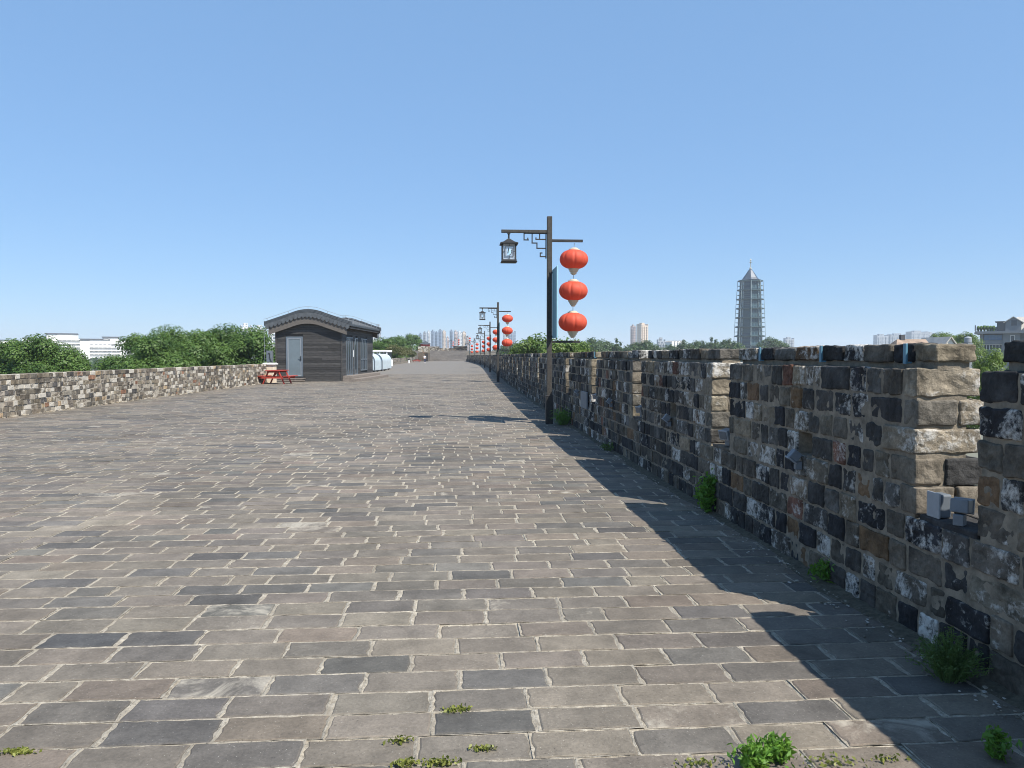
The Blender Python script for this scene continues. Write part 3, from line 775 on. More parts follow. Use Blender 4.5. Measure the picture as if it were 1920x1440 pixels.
# side windows and doors
for k, (a_, b_, z0, z1) in enumerate(OPEN):
    f_ = MB(); t_ = 0.07
    nm = "window" if k != 1 else "door"
    for q in ((a_, a_ + t_, z0, z1), (b_ - t_, b_, z0, z1), (a_ + t_, b_ - t_, z1 - t_, z1), (a_ + t_, b_ - t_, z0, z0 + t_)): box(f_, HX - 0.02, HX + 0.06, q[0], q[1], q[2], q[3])
    n_ = 3 if k == 0 else (1 if k == 1 else 4)
    for j in range(1, n_): yj = a_ + (b_ - a_) * j / n_; box(f_, HX - 0.015, HX + 0.045, yj - 0.035, yj + 0.035, z0 + t_, z1 - t_)
    if k == 2: box(f_, HX - 0.014, HX + 0.05, a_ + t_, b_ - t_, z0 + 0.75, z0 + 0.82)
    fo = f_.build(nm, M['door'], hut)
    p_ = MB(); box(p_, HX - 0.035, HX + 0.012, a_ + t_ * 0.5, b_ - t_ * 0.5, z0 + t_ * 0.5, z1 - t_ * 0.5); p_.build("pane", M['dark_glass'], fo)
mb = MB(); box(mb, HX + 0.03, HX + 0.036, 3.2, 3.4, 1.5, 1.95); mb.build("notice", M['white'], hut)
mb = MB(); box(mb, HX + 0.032, HX + 0.62, -0.0, HL_ - 0.2, 0.17, 0.335); mb.build("step", M['step'], hut, bevel=0.01)
mb = MB(); box(mb, HX + 0.032, HX + 1.15, -0.03, HL_ + 0.3, 0.0, 0.165); mb.build("step", M['step'], hut, bevel=0.01)
# roof: rolled ridge with running tile rolls
XE0, XE1 = HX / 2 - 2.57, HX / 2 + 2.57
FO, BO = -0.24, HL_ + 0.24
mb = MB(); nx_, ntile = 40, 46; ny_ = ntile * 6
V = []
for i in range(nx_ + 1):
    x = XE0 + (XE1 - XE0) * i / nx_
    for j in range(ny_ + 1):
        y = FO + (BO - FO) * j / ny_
        V.append((x, y, rz_(x) - 0.16 + 0.055 * max(0, math.sin(2 * math.pi * j / 6)) + (0.012 if i % 2 else 0)))
F = [(i * (ny_ + 1) + j, (i + 1) * (ny_ + 1) + j, (i + 1) * (ny_ + 1) + j + 1, i * (ny_ + 1) + j + 1) for i in range(nx_) for j in range(ny_)]
mb.add(V, F)
o_ = len(V); V2 = [(a_, b_, c_ - 0.12) for a_, b_, c_ in V if True]
edge = MB()
mb.add(V2, [f[::-1] for f in F])
for xe in (XE0, XE1):                                                # drip tiles along the eaves
    sg = -1 if xe == XE0 else 1
    for j in range(ntile):
        y = FO + (BO - FO) * (j + 0.25) / ntile
        q = [(xe + sg * 0.012, y + 0.1 * math.cos(t_), rz_(xe) - 0.17 + 0.085 * math.sin(t_) - 0.02) for t_ in np.linspace(0, 2 * math.pi, 12)[:-1]]
        V = q + [(a_ - sg * 0.05, b_, c_) for a_, b_, c_ in q]; m_ = len(q)
        mb.add(V, [tuple(range(m_)), tuple(range(m_, 2 * m_))[::-1]] + [(k, m_ + k, m_ + (k + 1) % m_, (k + 1) % m_) for k in range(m_)])
roof = mb.build("roof", M['tile'], hut, smooth=False)
# gable ridge roll, scalloped verge tiles, brown bargeboard
def sweep(mb, off0, off1, y0, y1, mi=0, n_=48, xa=XE0, xb=XE1):
    V = []
    for i in range(n_ + 1):
        x = xa + (xb - xa) * i / n_; z = rz_(x)
        V += [(x, y0, z + off0), (x, y1, z + off0), (x, y1, z + off1), (x, y0, z + off1)]
    F = [(0, 3, 2, 1), tuple(4 * n_ + k for k in (0, 1, 2, 3))]
    for i in range(n_):
        a_ = 4 * i
        for k in range(4): k2 = (k + 1) % 4; F.append((a_ + k, a_ + k2, a_ + 4 + k2, a_ + 4 + k))
    mb.add(V, F, (1, 1, 1, 0), mi)
for y0, sg in ((FO, -1), (BO, 1)):
    mb = MB()
    lo, hi = (y0 - 0.02, y0 + 0.28) if sg < 0 else (y0 - 0.28, y0 + 0.02)
    sweep(mb, -0.17, -0.10, lo - 0.03, hi + 0.03); sweep(mb, -0.099, -0.02, lo, hi); sweep(mb, -0.019, 0.04, lo + 0.06, hi - 0.06)
    for xe, s2 in ((XE0, -1), (XE1, 1)):
        box(mb, min(xe - 0.02 * s2, xe + 0.1 * s2), max(xe - 0.02 * s2, xe + 0.1 * s2), lo - 0.02, hi + 0.02, rz_(xe) - 0.26, rz_(xe) + 0.02)
    mb.build("gable_ridge", M['tile'], hut, bevel=0.015)
    mb = MB(); ns = 21; yf = y0 + sg * 0.10
    sweep(mb, -0.30, -0.172, min(yf, yf - sg * 0.05), max(yf, yf - sg * 0.05))
    for k in range(ns):
        x = XE0 + (XE1 - XE0) * (k + 0.5) / ns
        zc = rz_(x) - 0.345
        q = [(x + 0.122 * math.cos(t_), yf + sg * 0.02, zc + (0.11 if math.sin(t_) > 0 else 0.15) * math.sin(t_)) for t_ in np.linspace(0, 2 * math.pi, 16)[:-1]]
        V = q + [(a_, b_ - sg * 0.06, c_) for a_, b_, c_ in q]; m_ = len(q)
        mb.add(V, [tuple(range(m_)), tuple(range(m_, 2 * m_))[::-1]] + [(i, (i + 1) % m_, m_ + (i + 1) % m_, m_ + i) for i in range(m_)])
    mb.build("verge_tiles", M['tile_light'], hut)
    mb = MB(); yb = y0 + sg * 0.05
    sweep(mb, -0.86, -0.3, min(yb, yb - sg * 0.06), max(yb, yb - sg * 0.06), xa=XE0 + 0.18, xb=XE1 - 0.18); mb.build("bargeboard", M['board'], hut)
mb = MB(); 
for xe, s2 in ((XE0, -1), (XE1, 1)):                                  # dark soffit under the eaves
    xx = sorted((xe - 0.06 * s2, HX / 2 + s2 * (HX / 2 - 0.02)))
    V = [(xx[0], FO + 0.1, rz_(xx[0]) - 0.42), (xx[1], FO + 0.1, rz_(xx[1]) - 0.42), (xx[1], BO - 0.1, rz_(xx[1]) - 0.42), (xx[0], BO - 0.1, rz_(xx[0]) - 0.42)]
    V += [(a_, b_, c_ + 0.1) for a_, b_, c_ in V]
    mb.add(V, BOXF)
mb.build("soffit", M['board'], hut)
mb = MB()                                                             # lightning wire on little posts
def wirez(x): return rz_(x) + 0.17
for yw in (FO + 0.12, BO - 0.12):
    pts = [(x, yw, wirez(x) + 0.02) for x in np.linspace(XE0, XE1, 30)]; tube(mb, pts, 0.011, 5)
    for x in (XE0 + 0.05, HX / 2 - 1.2, HX / 2, HX / 2 + 1.2, XE1 - 0.1): tube(mb, [(x, yw, rz_(x) + 0.035), (x, yw, wirez(x) + 0.03)], 0.013, 5)
yw = FO + 0.12
tube(mb, [(XE0, yw, wirez(XE0) + 0.02), (XE0 - 0.14, yw, wirez(XE0) + 0.02), (XE0 - 0.14, yw, 2.0), (XE0 - 0.14, yw, 0.9)], 0.011, 5)
tube(mb, [(XE1, yw, wirez(XE1) + 0.02), (XE1, BO - 0.12, wirez(XE1) + 0.02)], 0.011, 5)
for y in np.linspace(1, HL_ - 1, 5): tube(mb, [(XE1 - 0.04, y, rz_(XE1) - 0.05), (XE1 - 0.02, y, wirez(XE1) + 0.02)], 0.012, 5)
mb.build("lightning_wire", M['steel'], hut)

# ------------------------------------------------------------------ things near the hut
def picnic(name):
    r = empty(name, (0, 0, 0)); L = 1.5
    mb = MB()
    for k in range(5): box(mb, -0.40 + k * 0.163, -0.40 + k * 0.163 + 0.15, -L / 2, L / 2, 0.735, 0.775)
    mb.build("tabletop", M['red_wood'], r, bevel=0.006)
    for s_ in (-1, 1):
        mb = MB()
        for k in range(2): xx = s_ * (0.70 + k * 0.15); box(mb, xx - 0.068, xx + 0.068, -L / 2, L / 2, 0.42, 0.46)
        mb.build("seat", M['red_wood'], r, bevel=0.006)
    for y in (-0.52, 0.52):
        for s_ in (-1, 1):
            mb = MB(); beam(mb, (s_ * 0.28, y, 0.733), (s_ * 0.62, y, -0.005), 0.045, 0.12, up=(0, 1, 0)); mb.build("leg", M['red_wood'], r)
        mb = MB(); box(mb, -0.86, 0.86, y - 0.07, y - 0.026, 0.31, 0.418); box(mb, -0.36, 0.36, y - 0.07, y - 0.026, 0.64, 0.733); mb.build("crossbeam", M['red_wood'], r)
    mb = MB(); beam(mb, (0, -0.5, 0.36), (0, 0.0, 0.72), 0.05, 0.05); beam(mb, (0, 0.5, 0.36), (0, 0.0, 0.72), 0.05, 0.05); mb.build("brace", M['red_wood'], r)
    return r
p1 = picnic("picnic_table"); g = G(520, 719.5); p1.location = (g.x, g.y, 0); p1.rotation_euler = (0, 0, -0.16)
tag(p1, "red wooden picnic table with attached benches standing beside the hut door", "picnic table", "red picnic tables")
p2 = copy_tree(p1); g = W(781, 679.5, 178); p2.location = (g.x, g.y, 0); p2.rotation_euler = (0, 0, 0.4)
tag(p2, "small red picnic table far off beside the person in white", "picnic table")
r = tag(empty("pillar", (cw(-14.17, 44.4)), -A), "cream stone pillar with pale cap behind the red picnic table", "pillar")
mb = MB(); box(mb, -0.28, 0.28, -0.28, 0.28, -0.02, 1.06); mb.build("shaft", M['concrete'], r, bevel=0.015)
mb = MB(); box(mb, -0.36, 0.36, -0.36, 0.36, 1.062, 1.13); box(mb, -0.31, 0.31, -0.31, 0.31, 1.131, 1.17); mb.build("cap", M['white'], r, bevel=0.02)
r = tag(empty("electrical_cabinet", cw(-14.75, 46.3, 1.15), -A), "grey metal cabinet with a black pipe on the left corner of the hut", "cabinet")
mb = MB(); box(mb, -0.22, 0.13, -0.14, 0.14, 0.05, 0.74); mb.build("case", M['grey_plastic'], r, bevel=0.015)
mb = MB(); tube(mb, [(-0.09, -0.17, 0.56), (-0.05, -0.17, 0.61), (0.0, -0.17, 0.58), (0.0, -0.17, 0.32), (0.05, -0.17, 0.2), (0.1, -0.17, 0.1), (0.1, -0.16, -0.1)], 0.02, 8); mb.build("pipe", M['rubber'], r)
mb = MB()
for x in (-0.15, 0.08): box(mb, x - 0.03, x + 0.03, -0.08, 0.08, -1.15, 0.049)
mb.build("bracket", M['iron'], r)

# row of carts past the hut
def covered_cart(loc, label):
    r = tag(empty("covered_cart", loc, -A - 0.03), label, "cart", "carts under pale covers")
    wd, dp, ht = 2.0, 2.8, 1.78
    mb = MB(); q = []
    for t_ in np.linspace(0, math.pi / 2, 9): q.append((wd - 0.75 + 0.75 * math.sin(t_), ht - 0.75 + 0.75 * math.cos(t_)))
    prof = [(0, ht)] + q + [(wd, 0.16)] + [(0, 0.16)]
    n_ = len(prof)
    for k in range(6):
        y0, y1 = dp * k / 6, dp * (k + 1) / 6 - 0.0
        b_ = 0.0
        V = [(a_ + b_, y0, z + b_) for a_, z in prof] + [(a_ + b_, y1, z + b_) for a_, z in prof]
        F = [(i, n_ + i, n_ + (i + 1) % n_, (i + 1) % n_) for i in range(n_)] + [tuple(range(n_)), tuple(range(n_, 2 * n_))[::-1]]
        mb.add(V, F)
    mb.build("cover", M['cover'], r)
    mb = MB(); 
    for a_, b_ in zip(prof[:-1], prof[1:]): beam(mb, (a_[0] + 0.01, -0.03, a_[1]), (b_[0] + 0.01, -0.03, b_[1]), 0.05, 0.05)
    beam(mb, (wd + 0.015, -0.03, 0.05), (wd + 0.015, -0.03, 1.1), 0.05, 0.05)
    mb.build("hoop", M['grey_plastic'], r)
    mb = MB(); box(mb, 0.2, wd - 0.15, 0.1, dp - 0.1, 0.08, 0.158); mb.build("chassis", M['rubber'], r)
    for y in (0.6, dp - 0.6):
        for x in (0.15, wd - 0.2):
            mb = MB(); tube(mb, [(x - 0.06, y, 0.14), (x + 0.06, y, 0.14)], 0.14, 16); mb.build("wheel", M['rubber'], r)
    return r
for (X_, d_), lb in zip(((-15.25, 73.2), (-15.35, 78.0), (-15.8, 83.4)), ("rounded pale blue covered cart standing nearest behind the hut corner", "rounded pale blue covered cart, middle one of three past the hut", "rounded pale blue covered cart farthest past the hut, before the white cart")):
    covered_cart(cw(X_, d_), lb)
r = tag(empty("sightseeing_cart", cw(-17.6, 89.5), -A - 0.10), "white roofed sightseeing cart with open windows parked past the covered carts", "cart")
LW_, LH = 3.0, 2.22
mb = MB(); box(mb, -1.0, LW_, 0.0, 2.0, 1.98, LH); mb.build("roof", M['white'], r, bevel=0.06)
mb = MB(); box(mb, -1.0, LW_ - 0.06, 0.05, 1.95, 0.32, 1.2); box(mb, LW_ - 0.059, LW_ + 0.12, 0.12, 1.88, 0.30, 1.1); mb.build("body", M['white'], r, bevel=0.04)
for x in (-0.9, 0.25, 1.2, 2.0, 2.85):
    mb = MB(); box(mb, x - 0.06, x + 0.06, 0.06, 0.16, 1.201, 1.979); box(mb, x - 0.06, x + 0.06, 1.84, 1.94, 1.201, 1.979); mb.build("pillar", M['white'], r)
mb = MB(); box(mb, LW_ - 0.05, LW_ - 0.02, 0.16, 1.84, 1.201, 1.978); mb.build("windscreen", M['dark_glass'], r)
for x0, x1 in ((1.31, 1.9), (2.1, 2.75)):
    mb = MB(); box(mb, x0, x1, 0.09, 0.11, 1.201, 1.85); mb.build("window", M['dark_glass'], r)
for x in (-0.3, 2.35):
    for y in (0.08, 1.75):
        mb = MB(); tube(mb, [(x, y, 0.28), (x, y + 0.17, 0.28)], 0.28, 20); mb.build("wheel", M['rubber'], r)

# little bollard and person far off
r = tag(empty("bollard", W(766.5, 679.5, 158) * Vector((1, 1, 0))), "small white bollard with black cap by the far left wall", "bollard")
mb = MB(); lathe(mb, [(0.17, -0.02), (0.17, 0.62), (0.15, 0.66)], 16); mb.build("post", M['white'], r)
mb = MB(); lathe(mb, [(0.19, 0.66), (0.2, 0.86), (0.12, 0.92), (0.02, 0.94)], 16); mb.build("cap", M['rubber'], r)

def skin_fig(name, chain, mat, parent):
    me = bpy.data.meshes.new(name); V = [c_[0] for c_ in chain['v']]
    me.from_pydata(V, chain['e'], []); o = bpy.data.objects.new(name, me); C.objects.link(o); o.parent = parent
    me.materials.append(mat)
    sk = o.modifiers.new("skin", 'SKIN')
    for i, c_ in enumerate(chain['v']): me.skin_vertices[0].data[i].radius = (c_[1], c_[2] if len(c_) > 2 else c_[1])
    me.skin_vertices[0].data[0].use_root = True
    o.modifiers.new("sub", 'SUBSURF').levels = 1; o.modifiers["sub"].render_levels = 2
    return o
pl = W(796.5, 680.5, 160)
per = tag(empty("person", (pl.x, pl.y, 0), 0.15), "person in white top and dark trousers standing before the far stairs", "person")
M['skin'] = plain("skin", (0.42, 0.25, 0.17), 0.6, 0, 0.05, 4); M['hair'] = plain("black_hair", (0.012, 0.01, 0.01), 0.5)
M['navy'] = plain("navy_cloth", (0.03, 0.04, 0.085), 0.8); M['shirt'] = plain("white_cotton", (0.78, 0.78, 0.8), 0.8)
body = {'v': [((0, 0, 0.95), 0.13, 0.10), ((0, 0, 1.2), 0.125, 0.09), ((0, 0, 1.42), 0.13, 0.085), ((0, 0, 1.5), 0.05), ((0, -0.01, 1.56), 0.075), ((0, -0.012, 1.66), 0.085), ((0, -0.005, 1.73), 0.055),
              ((-0.19, 0, 1.40), 0.05), ((-0.25, -0.02, 1.14), 0.04), ((-0.24, -0.14, 0.95), 0.03), ((-0.22, -0.2, 0.89), 0.03),
              ((0.19, 0, 1.40), 0.05), ((0.25, -0.02, 1.14), 0.04), ((0.24, -0.13, 0.95), 0.03), ((0.23, -0.18, 0.88), 0.03),
              ((-0.09, 0, 0.88), 0.085), ((-0.11, -0.06, 0.5), 0.06), ((-0.12, -0.02, 0.08), 0.04), ((-0.12, -0.14, 0.04), 0.035),
              ((0.09, 0, 0.88), 0.085), ((0.10, 0.03, 0.5), 0.06), ((0.11, 0.14, 0.08), 0.04), ((0.11, 0.02, 0.04), 0.035)],
        'e': [(0, 1), (1, 2), (2, 3), (3, 4), (4, 5), (5, 6), (2, 7), (7, 8), (8, 9), (9, 10), (2, 11), (11, 12), (12, 13), (13, 14), (0, 15), (15, 16), (16, 17), (17, 18), (0, 19), (19, 20), (20, 21), (21, 22)]}
skin_fig("body", body, M['skin'], per)
skin_fig("shirt", {'v': [((0, 0, 0.92), 0.16, 0.125), ((0, 0, 1.2), 0.145, 0.11), ((0, 0, 1.41), 0.15, 0.10), ((0, 0, 1.47), 0.07), ((-0.2, 0, 1.40), 0.07), ((-0.25, -0.02, 1.2), 0.065), ((0.2, 0, 1.40), 0.07), ((0.25, -0.02, 1.2), 0.065)],
                   'e': [(0, 1), (1, 2), (2, 3), (2, 4), (4, 5), (2, 6), (6, 7)]}, M['shirt'], per)
skin_fig("trousers", {'v': [((0, 0, 0.97), 0.15, 0.115), ((-0.09, 0, 0.86), 0.105), ((-0.11, -0.06, 0.5), 0.085), ((-0.12, -0.02, 0.14), 0.07), ((0.09, 0, 0.86), 0.105), ((0.10, 0.03, 0.5), 0.085), ((0.11, 0.13, 0.14), 0.07)],
                      'e': [(0, 1), (1, 2), (2, 3), (0, 4), (4, 5), (5, 6)]}, M['navy'], per)
skin_fig("hair", {'v': [((0, 0.02, 1.60), 0.075), ((0, 0.015, 1.69), 0.092), ((0, 0.01, 1.735), 0.07)], 'e': [(0, 1), (1, 2)]}, M['hair'], per)
for s_, y in ((-0.12, -0.08), (0.11, 0.08)):
    mb = MB(); box(mb, s_ - 0.055, s_ + 0.055, y - 0.13, y + 0.13, 0.0, 0.1); mb.build("shoe", M['shirt'], per, bevel=0.03)

# ------------------------------------------------------------------ far end: stairs, terrace, bastion, pavilion
mb = MB(); NS = 18; H2 = 3.1
for k in range(NS):
    y0 = 216 + k * 0.9; x0, x1 = lwx(203) + 2.3, rwx(214) + 0.3
    box(mb, x0, x1, y0, y0 + (0.9 if k < NS - 1 else 1.2), -0.05, H2 * (k + 1) / NS, (0.17, 0.155, 0.14, 0.1))
tag(mb.build("stairs", M['paver']), kind="structure")
mb = MB(); box(mb, -30, 12, 232.6, 420, -12, H2 - 0.01, (0.2, 0.18, 0.155, 0.2)); tag(mb.build("terrace", M['paver']), kind="structure")
bl_ = W(784, 676, 204); br_ = W(802.5, 676, 204)
r = tag(empty("bastion", (bl_.x, bl_.y, 0)), "brown brick bastion with dark doorway left of the far stairs", "bastion")
wb = br_.x - bl_.x
mb = MB(); box(mb, 0, wb, 0, 14, -0.05, 2.3, (0.12, 0.095, 0.07, 0.1))
mb.build("wall", M['brick_far'], r)
mb = MB(); 
for ci in range(9):
    x = 0
    while x < wb: 
        L = random.uniform(0.3, 0.6); box(mb, x, min(x + L, wb) - 0.02, -0.05 + random.uniform(-0.05, 0.02), 0.4, 2.31 + ci * 0.2, 2.31 + ci * 0.2 + 0.185, (*pick(PAL_L), wash_l() + 0.15)); x += L
box(mb, 0.02, wb - 0.02, 0.02, 14, 2.31, 4.0, (0.2, 0.17, 0.12, 0.3)); mb.build("parapet", M['brick_far'], r)
mb = MB(); box(mb, wb - 0.75, wb - 0.05, -0.09, 0.01, 0, 2.05); mb.build("doorway", M['rubber'], r)
def terrace_wall(px0, px1, pt, d_, label, pal, wash, mat):
    a_, b_ = W(px0, 657, d_), W(px1, 657, d_); hgt = W(px0, pt, d_).z - H2
    r = tag(empty("terrace_wall", (a_.x, a_.y, H2), math.atan2(b_.y - a_.y, b_.x - a_.x)), label, "wall"); L0 = (b_ - a_).length
    mb = MB(); n_ = max(3, int(hgt / 0.2)); box(mb, 0.02, L0 - 0.02, 0.02, 0.45, -0.05, hgt - 0.02, (0.1, 0.09, 0.08, 0))
    for ci in range(n_):
        x = 0
        while x < L0 - 0.05:
            L = random.uniform(0.3, 0.7); box(mb, x, min(x + L, L0) - 0.03, random.uniform(-0.05, 0.0), 0.4, hgt * ci / n_, hgt * (ci + 1) / n_ - 0.02, (*pick(pal), wash())); x += L
    mb.build("brick_course", mat, r); return r
terrace_wall(803, 824, 649.5, 237, "pale broken brick wall at the head of the stairs, left end", PAL_L, lambda: wash_l() + 0.12, M['brick_far'])
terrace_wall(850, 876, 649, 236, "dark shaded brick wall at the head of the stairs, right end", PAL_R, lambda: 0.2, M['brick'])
terrace_wall(824, 850, 652.5, 300, "low grey wall far behind the gap at the head of the stairs", PAL_L, wash_l, M['brick_far'])
pv = W(798, 655, 246)
r = tag(empty("pavilion", (pv.x, pv.y, H2)), "small dark roofed pavilion hung with red cloth above the bastion", "pavilion")
mb = MB()
for a_, b_, z in ((1.7, 0.0, 2.55), (1.3, 0.0, 2.9), (0.7, 0, 3.25), (0.1, 0, 3.6)): pass
V = []
for w_, z in ((1.9, 2.2), (1.4, 2.45), (0.7, 2.8), (0.12, 3.2)): V += [(-w_, -w_, z), (w_, -w_, z), (w_, w_, z), (-w_, w_, z)]
F = [(0, 3, 2, 1), (12, 13, 14, 15)]
for i in range(3):
    for j in range(4): j2 = (j + 1) % 4; F.append((4 * i + j, 4 * i + j2, 4 * i + 4 + j2, 4 * i + 4 + j))
mb.add(V, F); mb.build("roof", M['tile'], r)
for sx in (-1, 1):
    for sy in (-1, 1): mb = MB(); box(mb, sx * 1.4 - 0.09, sx * 1.4 + 0.09, sy * 1.4 - 0.09, sy * 1.4 + 0.09, -0.05, 2.25); mb.build("post", M['red_wood'], r)
mb = MB(); box(mb, -1.3, 1.3, -1.46, -1.42, 1.3, 2.1); mb.build("cloth", M['red_wood'], r)

# ------------------------------------------------------------------ fixtures on the right wall
def floodlight(loc, rz, label, tilt=0.35, sc=1.0):
    r = tag(empty("floodlight", loc, rz), label, "floodlight", "grey floodlights on the parapet"); r.scale = (sc, sc, sc)
    T = Matrix.Rotation(tilt, 4, 'X')
    mb = MB(); box(mb, -0.085, 0.085, -0.05, 0.10, -0.07, 0.07, T=T); mb.build("housing", M['grey_plastic'], r, bevel=0.012)
    mb = MB(); box(mb, -0.095, 0.095, -0.072, -0.0505, -0.08, 0.08, T=T); mb.build("rim", M['light_plastic'], r, bevel=0.006)
    mb = MB(); box(mb, -0.075, 0.075, -0.078, -0.0725, -0.06, 0.06, T=T); mb.build("lens", M['lens'], r)
    mb = MB(); box(mb, -0.05, 0.05, 0.02, 0.12, -0.19, -0.075); mb.build("foot", M['grey_plastic'], r, bevel=0.008)
    return r
k = 0
GW = ["nearest gap", "second gap", "third gap", "fourth gap"]
for gi, (ga, gb) in enumerate([q for q in gaps if q[1] > 3][:4]):
    if gi == 0:
        # a floodlight and a junction box fill the near sill
        floodlight((rwx(3.9) + 0.06, 3.80, SILL * CO + 0.125), math.pi - 0.9, "large grey floodlight on the sill of the nearest gap in the battlements", 0.12, 0.52)
        q = tag(empty("junction_box", (rwx(4) + 0.06, 3.98, SILL * CO + 0.027)), "pale grey junction box beside the floodlight in the nearest gap", "junction box")
        mb = MB(); box(mb, -0.03, 0.04, -0.04, 0.05, 0.0, 0.13); mb.build("case", M['grey_plastic'], q, bevel=0.01)
        mb = MB(); box(mb, -0.042, -0.031, -0.05, 0.06, -0.003, 0.138); mb.build("lid", M['light_plastic'], q, bevel=0.004)
    else:
        floodlight((rwx(ga) + 0.03, ga + 0.14, SILL * CO + 0.15), -1.15, f"small grey floodlight on the sill of the {GW[gi]} in the battlements", 0.3, 0.62)
MW = ["nearest full merlon", "second merlon", "third merlon", "fourth merlon"]
for mi2 in range(4):
    yc = Y0 + PER * mi2 + (PER - GAPW) / 2 - 0.1
    floodlight((rwx(yc) - 0.07, yc + 0.03, 0.835), -math.pi / 2 - 0.15, f"grey floodlight fixed below the square loophole of the {MW[mi2]}", 0.9, 0.5)
hd = math.atan((1098.5 - 960) / FPX) + A; yq = 2.61 / math.tan(hd)
r = tag(empty("plaque", (rwx(yq) - 0.014, yq, 0.70)), "grey metal plaque with faint lines on the parapet wall beyond the fourth merlon's loophole", "plaque")
mb = MB(); box(mb, -0.035, 0.0, -0.36, 0.36, -0.17, 0.17); mb.build("plate", M['grey_plastic'], r, bevel=0.006)
mb = MB()
for kx in range(5): box(mb, -0.0375, -0.0352, -0.2 + kx * 0.1, -0.185 + kx * 0.1, -0.09, 0.1)
mb.build("lines", M['light_plastic'], r)

# ------------------------------------------------------------------ trees
def leaf_mesh(name, cen, size, colv, mat, flat=0.0, aspect=0.55, out=None):
    """leaf-sized bent quads at the given centres"""
    n_ = len(cen)
    nrm = RNG.normal(size=(n_, 3)); nrm[:, 2] = np.abs(nrm[:, 2]) * (0.6 + flat) + 0.25; nrm /= np.linalg.norm(nrm, axis=1, keepdims=True)
    if out is not None: nrm = nrm * 0.55 + out; nrm /= np.linalg.norm(nrm, axis=1, keepdims=True)
    t_ = np.cross(nrm, RNG.normal(size=(n_, 3))); t_ /= np.linalg.norm(t_, axis=1, keepdims=True); b_ = np.cross(nrm, t_)
    s_ = (size * RNG.uniform(0.6, 1.3, n_))[:, None] if np.isscalar(size) else size[:, None]
    P = np.stack([cen - t_ * s_ * 0.5, cen + b_ * s_ * aspect * 0.5 + nrm * s_ * 0.06, cen + t_ * s_ * 0.5 - nrm * s_ * 0.10, cen - b_ * s_ * aspect * 0.5 + nrm * s_ * 0.06], 1).reshape(-1, 3)
    me = bpy.data.meshes.new(name); me.vertices.add(4 * n_); me.loops.add(4 * n_); me.polygons.add(n_)
    me.vertices.foreach_set("co", P.ravel()); me.loops.foreach_set("vertex_index", np.arange(4 * n_))
    me.polygons.foreach_set("loop_start", np.arange(0, 4 * n_, 4)); me.polygons.foreach_set("loop_total", np.full(n_, 4))
    me.materials.append(mat); a_ = me.color_attributes.new("Col", 'FLOAT_COLOR', 'POINT')
    cv = np.repeat(colv, 4); a_.data.foreach_set("color", np.stack([cv, cv, cv, np.ones_like(cv)], 1).ravel())
    me.update(calc_edges=True)
    return me
def crown_points(R, n, nclump, clump, seed, under=0.35, shape='round'):
    g_ = np.random.default_rng(seed); R = np.asarray(R, float)
    cs = []
    while len(cs) < nclump:
        v = g_.normal(size=3); v /= np.linalg.norm(v)
        if v[2] < -under: continue
        rad = g_.uniform(0.55, 1.0) ** 0.6
        c_ = v * rad * R
        if shape == 'cone':
            z01 = g_.uniform(0, 1) ** 1.5; th = g_.uniform(0, 6.283); rr = (1 - z01) * g_.uniform(0.5, 1)
            c_ = np.array([math.cos(th) * rr * R[0], math.sin(th) * rr * R[1], -R[2] + 2 * R[2] * z01])
        cs.append(c_)
    cs = cs[:-3] + [np.array([0, 0, R[2] * 0.97]), np.array([R[0] * 0.3, 0, R[2] * 0.9]), np.array([-R[0] * 0.2, R[1] * 0.3, R[2] * 0.9])] if shape == 'round' else cs
    cs = np.array(cs); cr = clump * g_.uniform(0.6, 1.3, nclump)
    k = g_.integers(0, nclump, n)
    off = g_.normal(size=(n, 3)); off /= np.linalg.norm(off, axis=1, keepdims=True); off *= (g_.uniform(0, 1, (n, 1)) ** 0.38)
    crown_points.out = off / np.linalg.norm(off, axis=1, keepdims=True) + np.array([0, 0, 0.25])
    off[:, 2] *= 0.75
    P = cs[k] + off * cr[k][:, None]
    tone = g_.uniform(0.15, 0.85, nclump)
    col = np.clip(tone[k] + g_.normal(0, 0.16, n), 0, 1)
    return P, col, cs
def make_tree(seed, R, zc, n, nclump, clump, leaf, mat, ztrunk, tr=0.25, shape='round'):
    """meshes of one tree with its base at z = 0"""
    P, col, cs = crown_points(R, n, nclump, clump, seed, shape=shape)
    P = P + np.array([0, 0, zc])
    lm_ = leaf_mesh("crown", P, leaf, col, mat, out=crown_points.out)
    mb = MB(); g_ = random.Random(seed)
    top = zc + R[2] * (0.3 if shape == 'round' else 0.85)
    tube(mb, [(0, 0, -0.3), (0.1 * g_.uniform(-1, 1), 0.1, zc * 0.35), (0.2 * g_.uniform(-1, 1), 0.2 * g_.uniform(-1, 1), zc - R[2] * 0.4), (0, 0, top)], [tr, tr * 0.8, tr * 0.6, tr * 0.15], 8)
    if shape == 'round':
        for c_ in cs[:14]:
            z0 = zc - R[2] * g_.uniform(0.2, 0.8); a_ = Vector((0, 0, z0)); b_ = Vector((c_[0], c_[1], c_[2] + zc))
            mdl = (a_ + b_) / 2 + Vector((0, 0, 0.2 * R[2])); tube(mb, [a_, mdl, b_], [tr * 0.4, tr * 0.25, tr * 0.06], 5)
    to = mb.build("trunk", M['trunk']); tm = to.data; bpy.data.objects.remove(to)
    return lm_, tm
def place_tree(kind, meshes, loc, rz, sc, label, group=None, cat="tree"):
    r = empty(kind, loc, rz); r.scale = sc if isinstance(sc, tuple) else (sc, sc, sc)
    for nm, me in zip(("crown", "trunk"), meshes):
        o = bpy.data.objects.new(nm, me); C.objects.link(o); o.parent = r
    return tag(r, label, cat, group)

